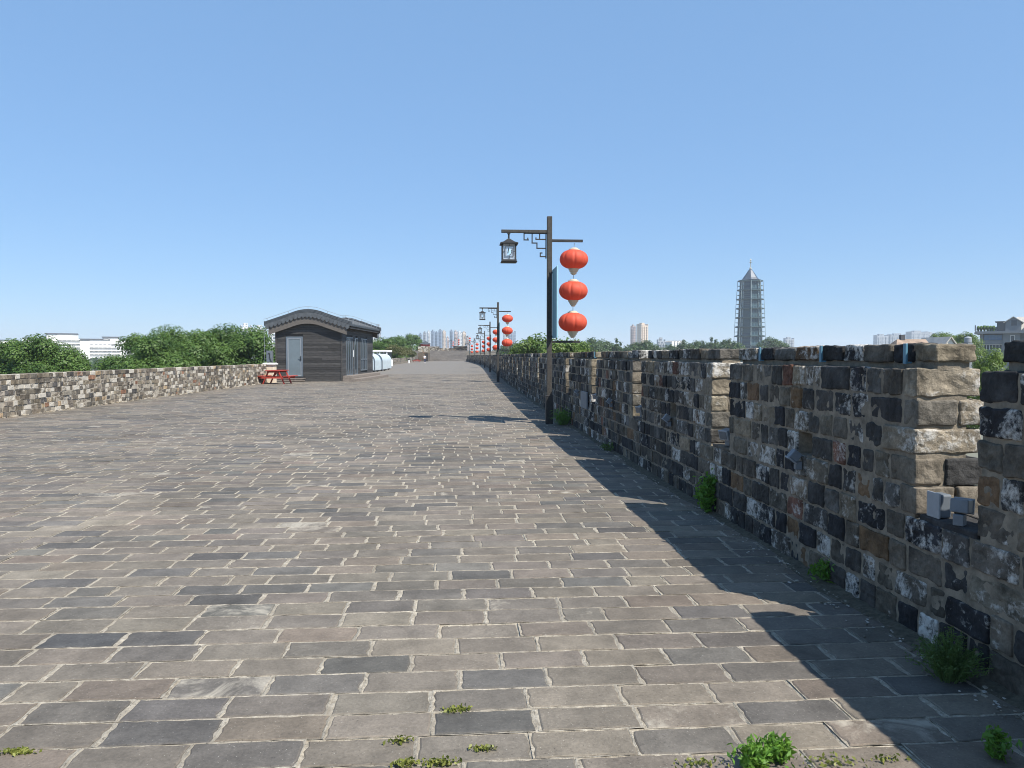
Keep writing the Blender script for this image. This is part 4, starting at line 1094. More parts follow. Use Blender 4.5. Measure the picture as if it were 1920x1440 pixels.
PT = [make_tree(s, (3.1, 3.1, 4.9), 10.3, 34000, 52, 1.15, 0.22, M['leaf'], 5) for s in (11, 12, 13)]
# left row of plane trees: photo px of the crown centre, px of the crown top, distance
LEFT = [(-40, 638, 66), (22, 636, 64), (76, 634, 62), (116, 649, 62), (256, 626, 66), (296, 632, 60), (322, 615, 68), (372, 619, 64), (424, 615, 70), (484, 617, 66), (545, 640, 76), (600, 645, 84)]
LN = ["broad green plane tree cut by the left picture edge", "rounded green plane tree at the left end of the low wall", "green plane tree in front of the white terraced flats", "lower green tree just left of the gap showing white flats",
      "pointed green plane tree just right of the gap showing white flats", "small green tree hugging the low wall right of the gap", "tallest green plane tree above the middle of the low wall", "green plane tree right of the tallest one above the low wall",
      "tall green plane tree below the distant pale tower, left of the hut", "green plane tree touching the left side of the hut", "green tree mostly hidden behind the hut", "green tree behind the hut roof's right half"]
for i, (px, py, d_) in enumerate(LEFT):
    p_ = W(px, py, d_); H_ = p_.z - GZ
    sc = H_ / 15.6
    place_tree("plane_tree", PT[i % 3], (p_.x, p_.y, GZ), i * 1.7, (sc * random.uniform(0.9, 1.08), sc * random.uniform(0.9, 1.08), sc), LN[i], "plane trees outside the low wall")
# trees past the hut on the left
MT = make_tree(31, (3.4, 3.4, 3.6), 11.5, 9000, 55, 1.0, 0.34, M['leaf'], 5)
for px, py, d_, lb in ((722, 634, 165, "bushy green tree just right of the hut"), (745, 630, 205, "loose green tree between the hut and the dense tree by the stairs"), (770, 626, 262, "dense dark green tree nearest the stairs on the left"), (700, 640, 150, "green tree half hidden by the hut's right corner")):
    p_ = W(px, py, d_); sc = (p_.z - GZ) / 15.4
    place_tree("tree", MT, (p_.x, p_.y, GZ), px * 0.37, sc, lb, "trees beyond the far left wall")
DS = leaf_mesh("foliage", *(lambda P, c, s: (P, 0.3, c))(*crown_points((2.6, 1.6, 1.1), 3500, 26, 0.7, 77)), M['leaf_dry'])
for px, py, d_, lb in ((738, 655, 150, "brownish shrub leaning over the far left wall beside the white cart"), (752, 658, 170, "olive shrub over the far left wall, middle of three"), (764, 659, 190, "dry olive shrub over the far left wall nearest the stairs")):
    p_ = W(px, py, d_); o = bpy.data.objects.new("shrub", DS); C.objects.link(o); o.location = (p_.x, p_.y, p_.z - 0.6); o.rotation_euler = (0, 0, px * 1.0)
    tag(o, lb, "shrub", "shrubs over the far left wall")
# right side
RT = [make_tree(s, (3.6, 3.6, 3.6), 12.0, 9000, 60, 1.0, 0.36, M['leaf_light'], 5) for s in (41, 42)]
for i, (px, py, d_, lb) in enumerate(((1010, 631, 82, "yellow green tree just left of the nearest lamp post"), (985, 646, 84, "small yellow green tree leftmost beyond the battlements"), (1052, 639, 78, "low yellow green tree behind the nearest lantern string"), (1078, 641, 86, "yellow green tree right of the nearest lantern string"))):
    p_ = W(px, py, d_); sc = (p_.z - GZ) / 15.9
    place_tree("tree", RT[i % 2], (p_.x, p_.y, GZ), i * 2.1, sc, lb, "fresh green trees beyond the battlements")
CT = make_tree(51, (3.6, 3.6, 3.8), 11.6, 22000, 60, 0.9, 0.20, M['leaf_light'], 5)
p_ = W(1866, 657, 46); sc = (p_.z - GZ) / 15.7
place_tree("tree", CT, (p_.x, p_.y, GZ), 0.5, (sc * 0.62, sc * 0.62, sc), "bright green tree top in the gap in front of the grey apartment block")
for i, (px, py, d_, lb) in enumerate(((1762, 625, 210, "yellow green tree behind the low tiled roof, left one"), (1775, 626, 214, "yellow green tree behind the tiled roof ridge"), (1812, 625, 190, "yellow green tree behind the rooftop water tank"), (1798, 630, 200, "small yellow green tree between roof and water tank"))):
    p_ = W(px, py, d_); sc = (p_.z - GZ) / 15.9
    place_tree("tree", RT[i % 2], (p_.x, p_.y, GZ), i * 1.3, (sc * 0.9, sc * 0.9, sc), lb, "trees behind the tiled roof")
# distant trees along the skyline
FT = [make_tree(s, (7, 7, 6.5), 13.5, 5000, 50, 2.0, 0.8, M['leaf_far'], 6, 0.35) for s in (61, 62)]
CN = make_tree(63, (3.2, 3.2, 9.5), 11, 4000, 90, 0.9, 0.6, M['leaf_far'], 6, 0.3, 'cone')
SK = [(962, 645, 330), (948, 648, 350), (1112, 636, 300), (1130, 640, 320), (1148, 646, 340), (1208, 641, 310), (1220, 646, 360), (1192, 645, 330), (1258, 648, 380), (1285, 644, 330), (1305, 641, 340), (1322, 645, 330), (1342, 643, 350), (1362, 640, 340), (1376, 642, 330), (1444, 635, 420), (1456, 641, 430), (1468, 646, 440)]
DE = ["beyond the second lamp post", "left of the yellow green trees", "right of the nearest lamp post", "between the lamp post and pale tower pair", "left foot of the pale tower pair", "right foot of the pale tower pair", "right of the pale tower pair", "before the pale tower pair",
      "by the low white houses", "right of the low white houses", "midway between tower pair and glass pagoda, left", "midway between tower pair and glass pagoda, centre", "midway between tower pair and glass pagoda, right", "second left of the glass pagoda", "at the left foot of the glass pagoda", "at the right foot of the glass pagoda", "on the slope right of the glass pagoda", "lowest one right of the glass pagoda"]
for i, (px, py, d_) in enumerate(SK):
    p_ = W(px, py, d_); sc = (p_.z - GZ) / 20.3
    place_tree("distant_tree", FT[i % 2], (p_.x, p_.y, GZ), i * 1.1, sc, "dark green distant tree " + DE[i], "distant trees on the right skyline")
for i, (px, py, d_, lb) in enumerate(((1156, 634, 300, "pointed conifer left of the pale tower pair"), (1163, 640, 305, "shorter conifer beside the pointed one left of the tower pair"), (1334, 632, 320, "pointed dark conifer midway along the right skyline"), (1342, 636, 325, "shorter conifer beside the midway one"), (1368, 634, 330, "dark conifer just left of the glass pagoda"), (1282, 637, 320, "conifer right of the low white houses"), (1092, 640, 290, "conifer right of the yellow green trees"), (1318, 638, 335, "thin conifer between the white houses and the pagoda"))):
    p_ = W(px, py, d_); sc = (p_.z - GZ) / 20.8
    place_tree("conifer", CN, (p_.x, p_.y, GZ), i * 1.1, sc, lb, "conifers on the right skyline")
# far wood that reads as one mass, on the plain behind everything
pts, cols = [], []
for k in range(900):
    px = random.uniform(-300, 2300); d_ = random.uniform(420, 900)
    if 1370 < px < 1440 and d_ < 640: continue
    p_ = W(px, 660, d_); g_ = random.uniform(4, 7); hgt = random.uniform(7, 12.5)
    m_ = 40; off = RNG.normal(size=(m_, 3)); off /= np.linalg.norm(off, axis=1, keepdims=True)
    off[:, 2] = np.abs(off[:, 2])
    pts.append(np.array([p_.x, p_.y, GZ + hgt - 5]) + off * np.array([g_, g_, 5.0])); cols.append(np.clip(np.full(m_, random.uniform(0.2, 0.8)) + RNG.normal(0, 0.15, m_), 0, 1))
me = leaf_mesh("far_wood", np.concatenate(pts), 2.6, np.concatenate(cols), M['leaf_far'], aspect=0.8)
o = bpy.data.objects.new("far_wood", me); C.objects.link(o); tag(o, "low far wood spread over the plain beyond the wall", "wood", kind="stuff")

# ------------------------------------------------------------------ buildings
def facade_mat(name, wall, glass, sx, sz, fx=0.55, fz=0.5, ox=0.0):
    """wall with a grid of windows set by the building's own coordinates"""
    m, t, b = newmat(name)
    oc = nd(t, "ShaderNodeTexCoord").outputs["Object"]; sp = nd(t, "ShaderNodeSeparateXYZ"); t.links.new(oc, sp.inputs[0])
    h_ = math_(t, 'ADD', math_(t, 'ADD', sp.outputs[0], sp.outputs[1]), 500 + ox)
    fh = math_(t, 'FRACT', math_(t, 'DIVIDE', h_, sx)); fv = math_(t, 'FRACT', math_(t, 'DIVIDE', math_(t, 'ADD', sp.outputs[2], 500), sz))
    win = math_(t, 'MULTIPLY', math_(t, 'LESS_THAN', math_(t, 'ABSOLUTE', math_(t, 'SUBTRACT', fh, 0.5)), fx / 2), math_(t, 'LESS_THAN', math_(t, 'ABSOLUTE', math_(t, 'SUBTRACT', fv, 0.5)), fz / 2))
    ge = nd(t, "ShaderNodeNewGeometry"); sn = nd(t, "ShaderNodeSeparateXYZ"); t.links.new(ge.outputs["Normal"], sn.inputs[0])
    win = math_(t, 'MULTIPLY', win, math_(t, 'LESS_THAN', math_(t, 'ABSOLUTE', sn.outputs[2]), 0.5))
    n1 = noise(t, 0.05, 4, 0.6, oc)
    c = mix(t, maprange(t, n1, 0.3, 0.7, 0, 0.3), (*wall, 1), (wall[0] * 0.7, wall[1] * 0.7, wall[2] * 0.72, 1))
    t.links.new(mix(t, win, c, (*glass, 1)), b.inputs["Base Color"])
    t.links.new(maprange(t, win, 0, 1, 0.8, 0.2), b.inputs["Roughness"])
    return m
M['tw_pink'] = facade_mat("pink_tower_wall", (0.55, 0.43, 0.38), (0.12, 0.14, 0.17), 3.6, 3.0, 0.5, 0.5)
M['tw_white'] = facade_mat("white_tower_wall", (0.66, 0.66, 0.65), (0.14, 0.17, 0.21), 3.6, 3.0, 0.5, 0.5)
M['tw_blue'] = facade_mat("blue_grey_tower_wall", (0.26, 0.32, 0.40), (0.10, 0.14, 0.20), 3.0, 3.0, 0.6, 0.6)
M['tw_grey'] = facade_mat("grey_block_wall", (0.36, 0.38, 0.40), (0.14, 0.16, 0.19), 4.0, 3.4, 0.6, 0.5)
M['tw_cream'] = facade_mat("cream_tower_wall", (0.62, 0.50, 0.38), (0.18, 0.16, 0.15), 3.6, 3.0, 0.45, 0.5)
M['flat_white'] = plain("white_render", (0.74, 0.73, 0.70), 0.8, 0, 0.08, 0.2)
M['flat_win'] = facade_mat("white_flat_balconies", (0.70, 0.69, 0.67), (0.10, 0.11, 0.13), 3.3, 2.9, 0.72, 0.5)
M['roof_dark'] = plain("dark_roof", (0.07, 0.07, 0.075), 0.8, 0, 0.3, 0.4)
M['render_grey'] = plain("blue_grey_render", (0.175, 0.19, 0.205), 0.85, 0, 0.12, 0.6)
M['roof_pale'] = plain("pale_worn_roof", (0.40, 0.38, 0.34), 0.85, 0, 0.25, 0.8)
M['roof_brown'] = plain("brown_tiled_roof", (0.26, 0.19, 0.14), 0.85, 0, 0.35, 1.2)
M['win_dark'] = plain("block_window_glass", (0.05, 0.06, 0.075), 0.1, 0, 0.1, 1)
M['win_blue'] = plain("blue_balcony_glass", (0.07, 0.14, 0.24), 0.1, 0, 0.1, 1)

def tower(px0, px1, ptop, d_, label, mat, name="tower_block", group=None, rz=0.35, crown=True):
    pa, pb = W(px0, ptop, d_), W(px1, ptop, d_); c_ = (pa + pb) / 2
    wid = (pb - pa).length; hgt = pa.z - GZ
    r = tag(empty(name, (c_.x, c_.y, GZ), rz - A + 0.0), label, "building", group)
    w2 = wid / (abs(math.cos(rz)) + 0.55 * abs(math.sin(rz))) / 2; dp = w2 * 0.55
    mb = MB(); box(mb, -w2, w2, -dp, dp, -1, hgt)
    for x in (-0.6, 0.0, 0.6): box(mb, x * w2 - w2 * 0.14, x * w2 + w2 * 0.14, -dp - 1.3, -dp + 0.2, -1, hgt - 2.5)
    mb.build("wall", M[mat], r)
    mb = MB(); box(mb, -w2 * 0.5, w2 * 0.3, -dp * 0.5, dp * 0.6, hgt + 0.002, hgt + 4.5)
    if crown: box(mb, -w2, -w2 * 0.85, -dp, dp, hgt + 0.002, hgt + 2.2); box(mb, w2 * 0.85, w2, -dp, dp, hgt + 0.002, hgt + 2.2)
    mb.build("rooftop", M[mat], r)
    return r
cl = [(785, 792, 628, 1500), (793, 800, 625, 1600), (801, 807, 623, 1700), (808, 815, 622, 1650), (815, 822, 625, 1500), (822, 829, 621, 1600), (829, 836, 623, 1700), (837, 842, 635, 1300), (843, 850, 622, 1600), (851, 858, 623, 1550), (858, 866, 624, 1600), (866, 874, 625, 1650), (874, 880, 634, 1500)]
mats = ['tw_blue', 'tw_grey', 'tw_white', 'tw_blue', 'tw_blue', 'tw_blue', 'tw_cream', 'tw_pink', 'tw_blue', 'tw_pink', 'tw_white', 'tw_cream', 'tw_pink']
on = ["leftmost", "second from left", "third from left", "fourth from left", "fifth from left", "sixth from left", "seventh from left", "short pink eighth", "ninth from left", "fourth from right", "third from right", "second from right", "rightmost, shortest"]
for i, ((a_, b_, t_, d_), m_) in enumerate(zip(cl, mats)):
    tower(a_, b_, t_, d_, f"hazy tower block above the far stairs, {on[i]} of the cluster", m_, group="tower cluster above the stairs", rz=0.5 if m_ in ('tw_pink', 'tw_cream', 'tw_white') else -0.35)
tower(943, 951, 620, 1500, "white slim tower behind the second lamp post, left half of a pair", 'tw_white', rz=0.1)
tower(952, 967, 623, 1500, "blue glass tower behind the second lamp post, right of the white slim one", 'tw_blue', rz=0.3)
tower(1182, 1192, 613, 1400, "grey pink tower, left of the pair on the right skyline", 'tw_pink', rz=-0.6)
tower(1193, 1216, 610, 1400, "wide cream tower, right of the pair on the right skyline", 'tw_cream', rz=0.75)
tower(698, 705, 622, 600, "pale slim tower rising beside the hut's right eave", 'tw_white', rz=0.3)
tower(706, 714, 618, 640, "grey slim tower between the hut eave and trees", 'tw_grey', rz=-0.2)
tower(450, 472, 613, 900, "white tower above the trees left of the hut", 'tw_white', rz=0.5)
tower(476, 500, 617, 900, "pale grey tower between the white tower and the hut", 'tw_white', rz=0.2)
tower(503, 520, 622, 700, "pale block partly hidden by the hut's left eave", 'tw_white', rz=0.2)
tower(1640, 1664, 630, 1900, "hazy grey slab block, leftmost of the far right group", 'tw_grey', "slab_block", rz=0.1)
tower(1666, 1700, 628.5, 1900, "hazy grey slab block, middle of the far right group", 'tw_grey', "slab_block", rz=-0.1)
tower(1702, 1737, 623.5, 1800, "hazy grey slab block, tallest of the far right group", 'tw_grey', "slab_block", rz=0.1)
tower(1738, 1752, 626, 2000, "hazy pale slab block right of the tallest one", 'tw_grey', "slab_block", rz=0.1)
tower(1470, 1488, 636, 1600, "hazy grey block right of the glass pagoda", 'tw_grey', "slab_block", rz=0.1)
tower(1232, 1247, 640, 900, "low hazy grey block right of the tower pair", 'tw_grey', "slab_block", rz=0.1)
# low white houses on the skyline
for i, px in enumerate((1256, 1262, 1268, 1274)):
    p_ = W(px, 639, 520); r = tag(empty("white_house", (p_.x, p_.y, GZ), 0.3), f"small white gabled house on the right skyline, {('leftmost', 'second', 'third', 'rightmost')[i]} of four", "house", "white houses in a row")
    h_ = p_.z - GZ; mb = MB(); V = [(-1.1, -4, 0), (1.1, -4, 0), (1.1, 4, 0), (-1.1, 4, 0), (-1.1, -4, h_ - 1), (1.1, -4, h_ - 1), (1.1, 4, h_ - 1), (-1.1, 4, h_ - 1), (0, -4, h_), (0, 4, h_)]
    mb.add(V, [(0, 1, 5, 8, 4), (1, 2, 6, 5), (2, 3, 7, 9, 6), (3, 0, 4, 7)]); mb.build("wall", M['flat_white'], r)
    mb = MB(); beam(mb, (-0.6, -4.1, h_ - 0.45), (-0.6, 4.1, h_ - 0.45), 1.5, 0.06, up=(-0.67, 0, 0.74)); beam(mb, (0.6, -4.1, h_ - 0.45), (0.6, 4.1, h_ - 0.45), 1.5, 0.06, up=(0.67, 0, 0.74)); mb.build("roof", M['roof_pale'], r)

# white terraced flats on the left
def flats(px0, px1, ptop, d_, rz, label, nstep=3):
    pa, pb = W(px0, ptop, d_), W(px1, ptop, d_); c_ = (pa + pb) / 2; wid = (pb - pa).length; hgt = pa.z - GZ
    r = tag(empty("terraced_flats", (c_.x, c_.y, GZ), rz), label, "building", "white flats beyond the trees")
    w2 = wid / 2; mb = MB(); wn = MB(); rf = MB(); sl = MB()
    n_ = max(2, int(wid / 16)); ws = wid / n_
    for k in range(n_):
        x0 = -w2 + k * ws; hh = hgt - random.choice((0, 0, 1.4, 2.8)) - (2.9 if k == n_ - 1 else 0)
        box(mb, x0, x0 + ws * 0.3, -7, 7, 0, hh)
        box(wn, x0 + ws * 0.3 + 0.01, x0 + ws - 0.01, -5.6, 6, 0, hh - 3)
        fl = 0
        while fl < hh - 4: box(sl, x0 + ws * 0.3 + 0.02, x0 + ws - 0.02, -7.2, -5.61, fl, fl + 1.1); fl += 2.9
        V = [(x0 - 0.6, -4.6, hh + 0.6), (x0 + ws * 0.98, -4.6, hh + 0.6), (x0 + ws * 0.98, 2, hh + 1.3), (x0 - 0.6, 2, hh + 1.3)]; V += [(a_, b_, c2 + 0.45) for a_, b_, c2 in V]
        box(rf, x0 - 0.5, x0 + ws * 0.31, -7.3, -4.7, hh + 0.002, hh + 0.4)
        rfz = V; rf.add(rfz, BOXF)
        box(mb, x0 + ws * 0.3 + 0.02, x0 + ws * 0.97, -4, 6.5, hh - 2.99, hh + 0.58)
    mb.build("wall", M['flat_white'], r); wn.build("window_band", M['flat_win'], r); rf.build("roof", M['roof_dark'], r); sl.build("balconies", M['flat_white'], r)
flats(95, 200, 629, 640, 0.55, "large white terraced apartment block in the gap between the green trees")
flats(196, 250, 632, 660, 0.5, "white apartment block right of the large one, cut by a pointed tree")
flats(48, 92, 631, 820, 0.35, "small white flats with grey gables left of the large white block")
flats(-40, 30, 632, 800, 0.3, "white flats at the left edge above the trees")

# grey apartment block on the right
DB = 235
pa = W(1838, 590, DB); pz = lambda py: W(1880, py, DB).z - GZ
gb = tag(empty("apartment_block", (pa.x, pa.y, GZ), -A - 0.62), "blue grey apartment block with gabled dormer and balconies at the right edge", "building")
WB = 27.0; zc_ = pz(626)
mb = MB(); box(mb, 0, 0.9, 0, 14, 0, zc_); box(mb, 0.9, 6.0, 1.5, 14, 0, zc_); box(mb, 6.0, 10.4, -0.3, 14, 0, zc_); box(mb, 10.4, 12.2, 1.2, 14, 0, zc_); box(mb, 12.2, WB, 0, 14, 0, zc_)
fz = 0.0
fls = []
z = zc_ - 3.0
while z > 0.5: fls.append(z); z -= 3.0
for z in fls: box(mb, 0.92, 5.98, 0.0, 1.49, z - 0.15, z + 0.95)
mb.build("wall", M['render_grey'], gb)
mb = MB(); box(mb, -1.4, WB, -1.3, 14.5, zc_ + 0.002, zc_ + 0.45); box(mb, -1.2, WB, -1.1, 14.5, zc_ + 0.452, zc_ + 0.75); box(mb, 5.9, 10.5, -0.45, -0.31, zc_ - 6.3, zc_ - 6.1); mb.build("cornice", M['render_grey'], gb)
mb = MB(); rz1 = zc_ + 0.76; rr = pz(594)
V = [(1.5, 1.5, rz1), (WB, 1.5, rz1), (WB, 14, rz1), (1.5, 14, rz1), (9.5, 7.5, rr), (WB, 7.5, rr)]
mb.add(V, [(0, 1, 5, 4), (2, 3, 4, 5), (3, 0, 4), (1, 2, 5)]); mb.build("roof", M['roof_pale'], gb)
mb = MB(); dx0, dx1 = 6.6, 10.6; dzb, dze, dzp = rz1, pz(605), pz(596)                              # dormer
V = [(dx0, -0.2, dzb), (dx1, -0.2, dzb), (dx1, 7, dzb), (dx0, 7, dzb), (dx0, -0.2, dze), (dx1, -0.2, dze), (dx1, 7, dze), (dx0, 7, dze), ((dx0 + dx1) / 2, -0.2, dzp), ((dx0 + dx1) / 2, 7, dzp)]
mb.add(V, [(0, 1, 5, 8, 4), (1, 2, 6, 5), (2, 3, 7, 9, 6), (3, 0, 4, 7)]); dm = mb.build("dormer", M['render_grey'], gb)
mb = MB(); 
beam(mb, ((dx0 + dx1) / 2, 3.3, dzp + 0.12), (dx0 - 0.5, 3.3, dze - 0.2), 7.6, 0.2); beam(mb, ((dx0 + dx1) / 2, 3.3, dzp + 0.12), (dx1 + 0.5, 3.3, dze - 0.2), 7.6, 0.2)
mb.build("roof", M['roof_pale'], dm)
mb = MB(); box(mb, 8.1, 9.5, -0.26, -0.205, dzb + 1.6, dzb + 3.2); wdo = mb.build("window", M['win_dark'], dm)
mb = MB(); box(mb, 4.4, 6.55, 0.2, 5, rz1, dze); mb.build("roof_room", M['win_dark'], gb)
mb = MB(); box(mb, 3.9, 6.6, -0.2, 5.2, dze + 0.002, dze + 0.3); mb.build("roof_room_cover", M['roof_dark'], gb)
mb = MB()
for x in np.arange(-1.2, 4.4, 0.45): box(mb, x - 0.05, x + 0.05, -1.1, -1.0, rz1, rz1 + 1.0)
box(mb, -1.3, 4.4, -1.12, -0.98, rz1 + 1.0, rz1 + 1.12); box(mb, -1.3, 4.4, -1.1, -1.0, rz1 + 0.45, rz1 + 0.55)
box(mb, -1.3, -1.05, -1.15, -0.9, rz1, rz1 + 1.9)
mb.build("railing", M['iron'], gb)
for k in range(6): 
    mb = MB(); x = -0.4 + k * 0.8; lathe(mb, [(0.25, rz1), (0.3, rz1 + 0.5), (0.5, rz1 + 0.9), (0.35, rz1 + 1.4 + random.uniform(-0.2, 0.4)), (0.05, rz1 + 1.7)], 7, (x, -0.5, 0)); mb.build("potted_plant", M['leaf'], gb)
mb = MB(); box(mb, 15.5, 19.0, 6.0, 9.0, rr - 0.2, rr + 0.9); box(mb, 15.0, 19.5, 5.6, 9.4, rr + 0.902, rr + 1.2); mb.build("rooftop_tank", M['roof_dark'], gb)
def win(x0, x1, z0, z1, y, mat='win_dark', bars=2):
    mb = MB(); t_ = 0.12
    for q in ((x0, x0 + t_, z0, z1), (x1 - t_, x1, z0, z1), (x0 + t_, x1 - t_, z1 - t_, z1), (x0 + t_, x1 - t_, z0, z0 + t_)): box(mb, q[0], q[1], y - 0.06, y + 0.1, q[2], q[3])
    for k in range(1, bars): xx = x0 + (x1 - x0) * k / bars; box(mb, xx - 0.05, xx + 0.05, y - 0.05, y + 0.1, z0 + t_, z1 - t_)
    f_ = mb.build("window", M['flat_white'] if mat != 'win_blue' else M['render_grey'], gb)
    mb = MB(); box(mb, x0 + 0.05, x1 - 0.05, y - 0.02, y + 0.05, z0 + 0.05, z1 - 0.05); mb.build("pane", M[mat], f_)
for fi, z in enumerate(fls[:4]):
    win(1.0, 5.9, z + 1.0, z + 2.7, 0.35, 'win_blue' if fi == 0 else 'win_dark', 3 if fi == 0 else 6)
    win(7.9, 9.1, z + 0.3, z + 2.4, -0.31, bars=1)
    win(13.0, 15.6, z + 0.7, z + 2.5, -0.01, bars=2); win(17.5, 20.1, z + 0.7, z + 2.5, -0.01, bars=2)
for x0 in (12.6, 15.2, 17.8):
    mb = MB(); box(mb, x0, x0 + 0.25, 0.3, 0.5, rz1, rz1 + 3.2); mb.build("roof_post", M['flat_white'], gb)
mb = MB(); box(mb, 12.4, 19, 0.9, 3.4, rz1, rz1 + 2.6); sr = mb.build("sun_room", M['flat_white'], gb)
for x0 in (12.9, 15.0, 17.0): mb = MB(); box(mb, x0, x0 + 1.4, 0.86, 0.899, rz1 + 0.5, rz1 + 2.2); mb.build("window", M['win_dark'], sr)

# low tiled roof with water tank
a_, b_ = W(1658, 641, 95), W(1776, 641, 95); rz3 = math.atan2(b_.y - a_.y, b_.x - a_.x)
r = tag(empty("tiled_house", (a_.x, a_.y, GZ), rz3), "low house with brown tiled roof and white gable peeping over the battlements", "house")
L0 = (b_ - a_).length; zr = W(1740, 636, 95).z - GZ; ze = zr - 2.2
mb = MB(); box(mb, 0.3, L0 - 0.2, -2.6, 3, 0, ze); mb.build("wall", M['flat_white'], r)
mb = MB(); V = [(-0.2, -3.2, ze - 0.1), (L0 * 0.66, -3.2, ze - 0.1), (L0 * 0.66, 0, zr), (1.6, 0, zr), (-0.2, 3.2, ze - 0.1), (L0 * 0.66, 3.2, ze - 0.1)]
mb.add(V, [(0, 1, 2, 3), (5, 4, 3, 2), (4, 0, 3)]); mb.build("roof", M['roof_brown'], r)
mb = MB(); x0, x1 = L0 * 0.66, L0 * 0.66 + 2.6; xm = (x0 + x1) / 2
V = [(x0, -3.0, 0), (x1, -3.0, 0), (x1, -3.0, ze + 0.3), (xm, -3.0, zr + 0.15), (x0, -3.0, ze + 0.3), (x0, 3, 0), (x1, 3, 0), (x1, 3, ze + 0.3), (xm, 3, zr + 0.15), (x0, 3, ze + 0.3)]
mb.add(V, [(0, 1, 2, 3, 4), (9, 8, 7, 6, 5), (1, 6, 7, 2), (0, 4, 9, 5)]); gbw = mb.build("gable", M['flat_white'], r)
mb = MB(); beam(mb, (xm, 0, zr + 0.22), (x0 - 0.3, 0, ze + 0.3), 6.6, 0.12); beam(mb, (xm, 0, zr + 0.22), (x1 + 0.3, 0, ze + 0.3), 6.6, 0.12); mb.build("roof", M['roof_pale'], gbw)
mb = MB(); box(mb, 2.0, 2.5, -0.2, 0.3, zr - 0.2, zr + 0.55); mb.build("chimney", M['roof_dark'], r)
p_ = W(1815, 640, 105)
r = tag(empty("water_tank_house", (p_.x, p_.y, GZ), 0.2), "pale round rooftop water tank between tiled roof and grey apartment block", "water tank")
hz2 = p_.z - GZ; mb = MB(); box(mb, -0.45, 0.4, -0.4, 0.6, 0, hz2 - 0.2); mb.build("building_top", M['render_grey'], r)
mb = MB(); lathe(mb, [(0.42, hz2 - 0.199), (0.46, hz2 - 0.1), (0.46, hz2 + 0.45), (0.48, hz2 + 0.47), (0.46, hz2 + 0.5), (0.3, hz2 + 0.62), (0.05, hz2 + 0.68)], 20); mb.build("tank", M['light_plastic'], r, smooth=False)

# ------------------------------------------------------------------ glass pagoda
DPG = 600; k = DPG / FPX
pc = W(1405.5, 650, DPG)
pg = tag(empty("glass_pagoda", (pc.x, pc.y, GZ), 0.10), "tall grey octagonal glass pagoda with spire and open scaffold like eaves on the skyline", "pagoda")
M['pg_glass'] = facade_mat("pagoda_glass", (0.04, 0.085, 0.10), (0.016, 0.042, 0.06), 2.6, 3.35, 0.62, 0.7)
M['pg_steel'] = plain("pagoda_steel", (0.24, 0.29, 0.29), 0.4, 0.2, 0.1, 0.3)
M['pg_dark'] = plain("pagoda_eave", (0.05, 0.085, 0.09), 0.5, 0.1, 0.15, 0.3)
M['pg_roof'] = plain("pagoda_roof", (0.045, 0.06, 0.085), 0.45, 0.1, 0.2, 0.5)
M['gold'] = plain("pale_gold", (0.6, 0.58, 0.5), 0.3, 0.4, 0.1, 1)
zb = W(1405, 526.7, DPG).z - GZ; zt = W(1405, 505.5, DPG).z - GZ; zs = W(1405, 485, DPG).z - GZ
def oct_(rad, z, ph=math.pi / 8): return [(rad * math.cos(ph + math.pi / 4 * j), rad * math.sin(ph + math.pi / 4 * j), z) for j in range(8)]
rc = lambda z: 9.9 - 2.5 * (z / zb) ** 1.15
ro = lambda z: 12.5 - 2.9 * (z / zb) ** 1.6
NFL = 10; fh_ = zb / NFL
mb = MB(); V = []
for q in range(NFL + 1): V += oct_(rc(q * fh_), q * fh_)
F = [tuple(range(8))[::-1], tuple(range(8 * NFL, 8 * NFL + 8))]
for q in range(NFL):
    for j in range(8): j2 = (j + 1) % 8; F.append((8 * q + j, 8 * q + j2, 8 * q + 8 + j2, 8 * q + 8 + j))
mb.add(V, F); mb.build("glass_core", M['pg_glass'], pg)
for j in range(8):
    mb = MB()
    for q in range(NFL): beam(mb, oct_(rc(q * fh_) + 0.15, q * fh_)[j], oct_(rc(q * fh_ + fh_) + 0.15, q * fh_ + fh_)[j], 0.6, 0.6)
    mb.build("corner_rib", M['pg_steel'], pg)
for q in range(1, NFL + 1):                                                                      # an eave at every storey
    z = q * fh_; mb = MB(); a_, b_ = oct_(rc(z) - 0.2, z + 0.5), oct_(ro(z), z - 0.2)
    V = a_ + b_ + [(x, y, zz - 0.35) for x, y, zz in a_ + b_]
    F = []
    for j in range(8):
        j2 = (j + 1) % 8
        F += [(j, 8 + j, 8 + j2, j2), (16 + j, 16 + j2, 24 + j2, 24 + j), (8 + j, 24 + j, 24 + j2, 8 + j2)]
    # open lattice: keep the corners' brackets and the rim, leave the middle of each side shallow
    V2 = MB()
    for j in range(8):
        j2 = (j + 1) % 8
        beam(V2, b_[j], b_[j2], 0.28, 0.5); beam(V2, a_[j], b_[j], 0.5, 0.8); c2 = oct_(ro(z), z - fh_ * 0.55)
        beam(V2, c2[j], c2[j2], 0.18, 0.22); c3 = oct_(rc(z), z - fh_ * 0.55); beam(V2, c3[j], c2[j], 0.3, 0.3)
    for j in range(8):
        j2 = (j + 1) % 8; ia, ib = oct_(rc(z) - 0.1, z)[j], oct_(rc(z) - 0.1, z)[j2]; ra, rb_ = oct_(rc(z) + 2.3, z - 0.35)[j], oct_(rc(z) + 2.3, z - 0.35)[j2]
        V2.add([ia, ib, rb_, ra, (ia[0], ia[1], ia[2] - 0.9), (ib[0], ib[1], ib[2] - 0.9), (rb_[0], rb_[1], rb_[2] - 0.3), (ra[0], ra[1], ra[2] - 0.3)], BOXF)
    V2.build("eave", M['pg_dark'], pg)
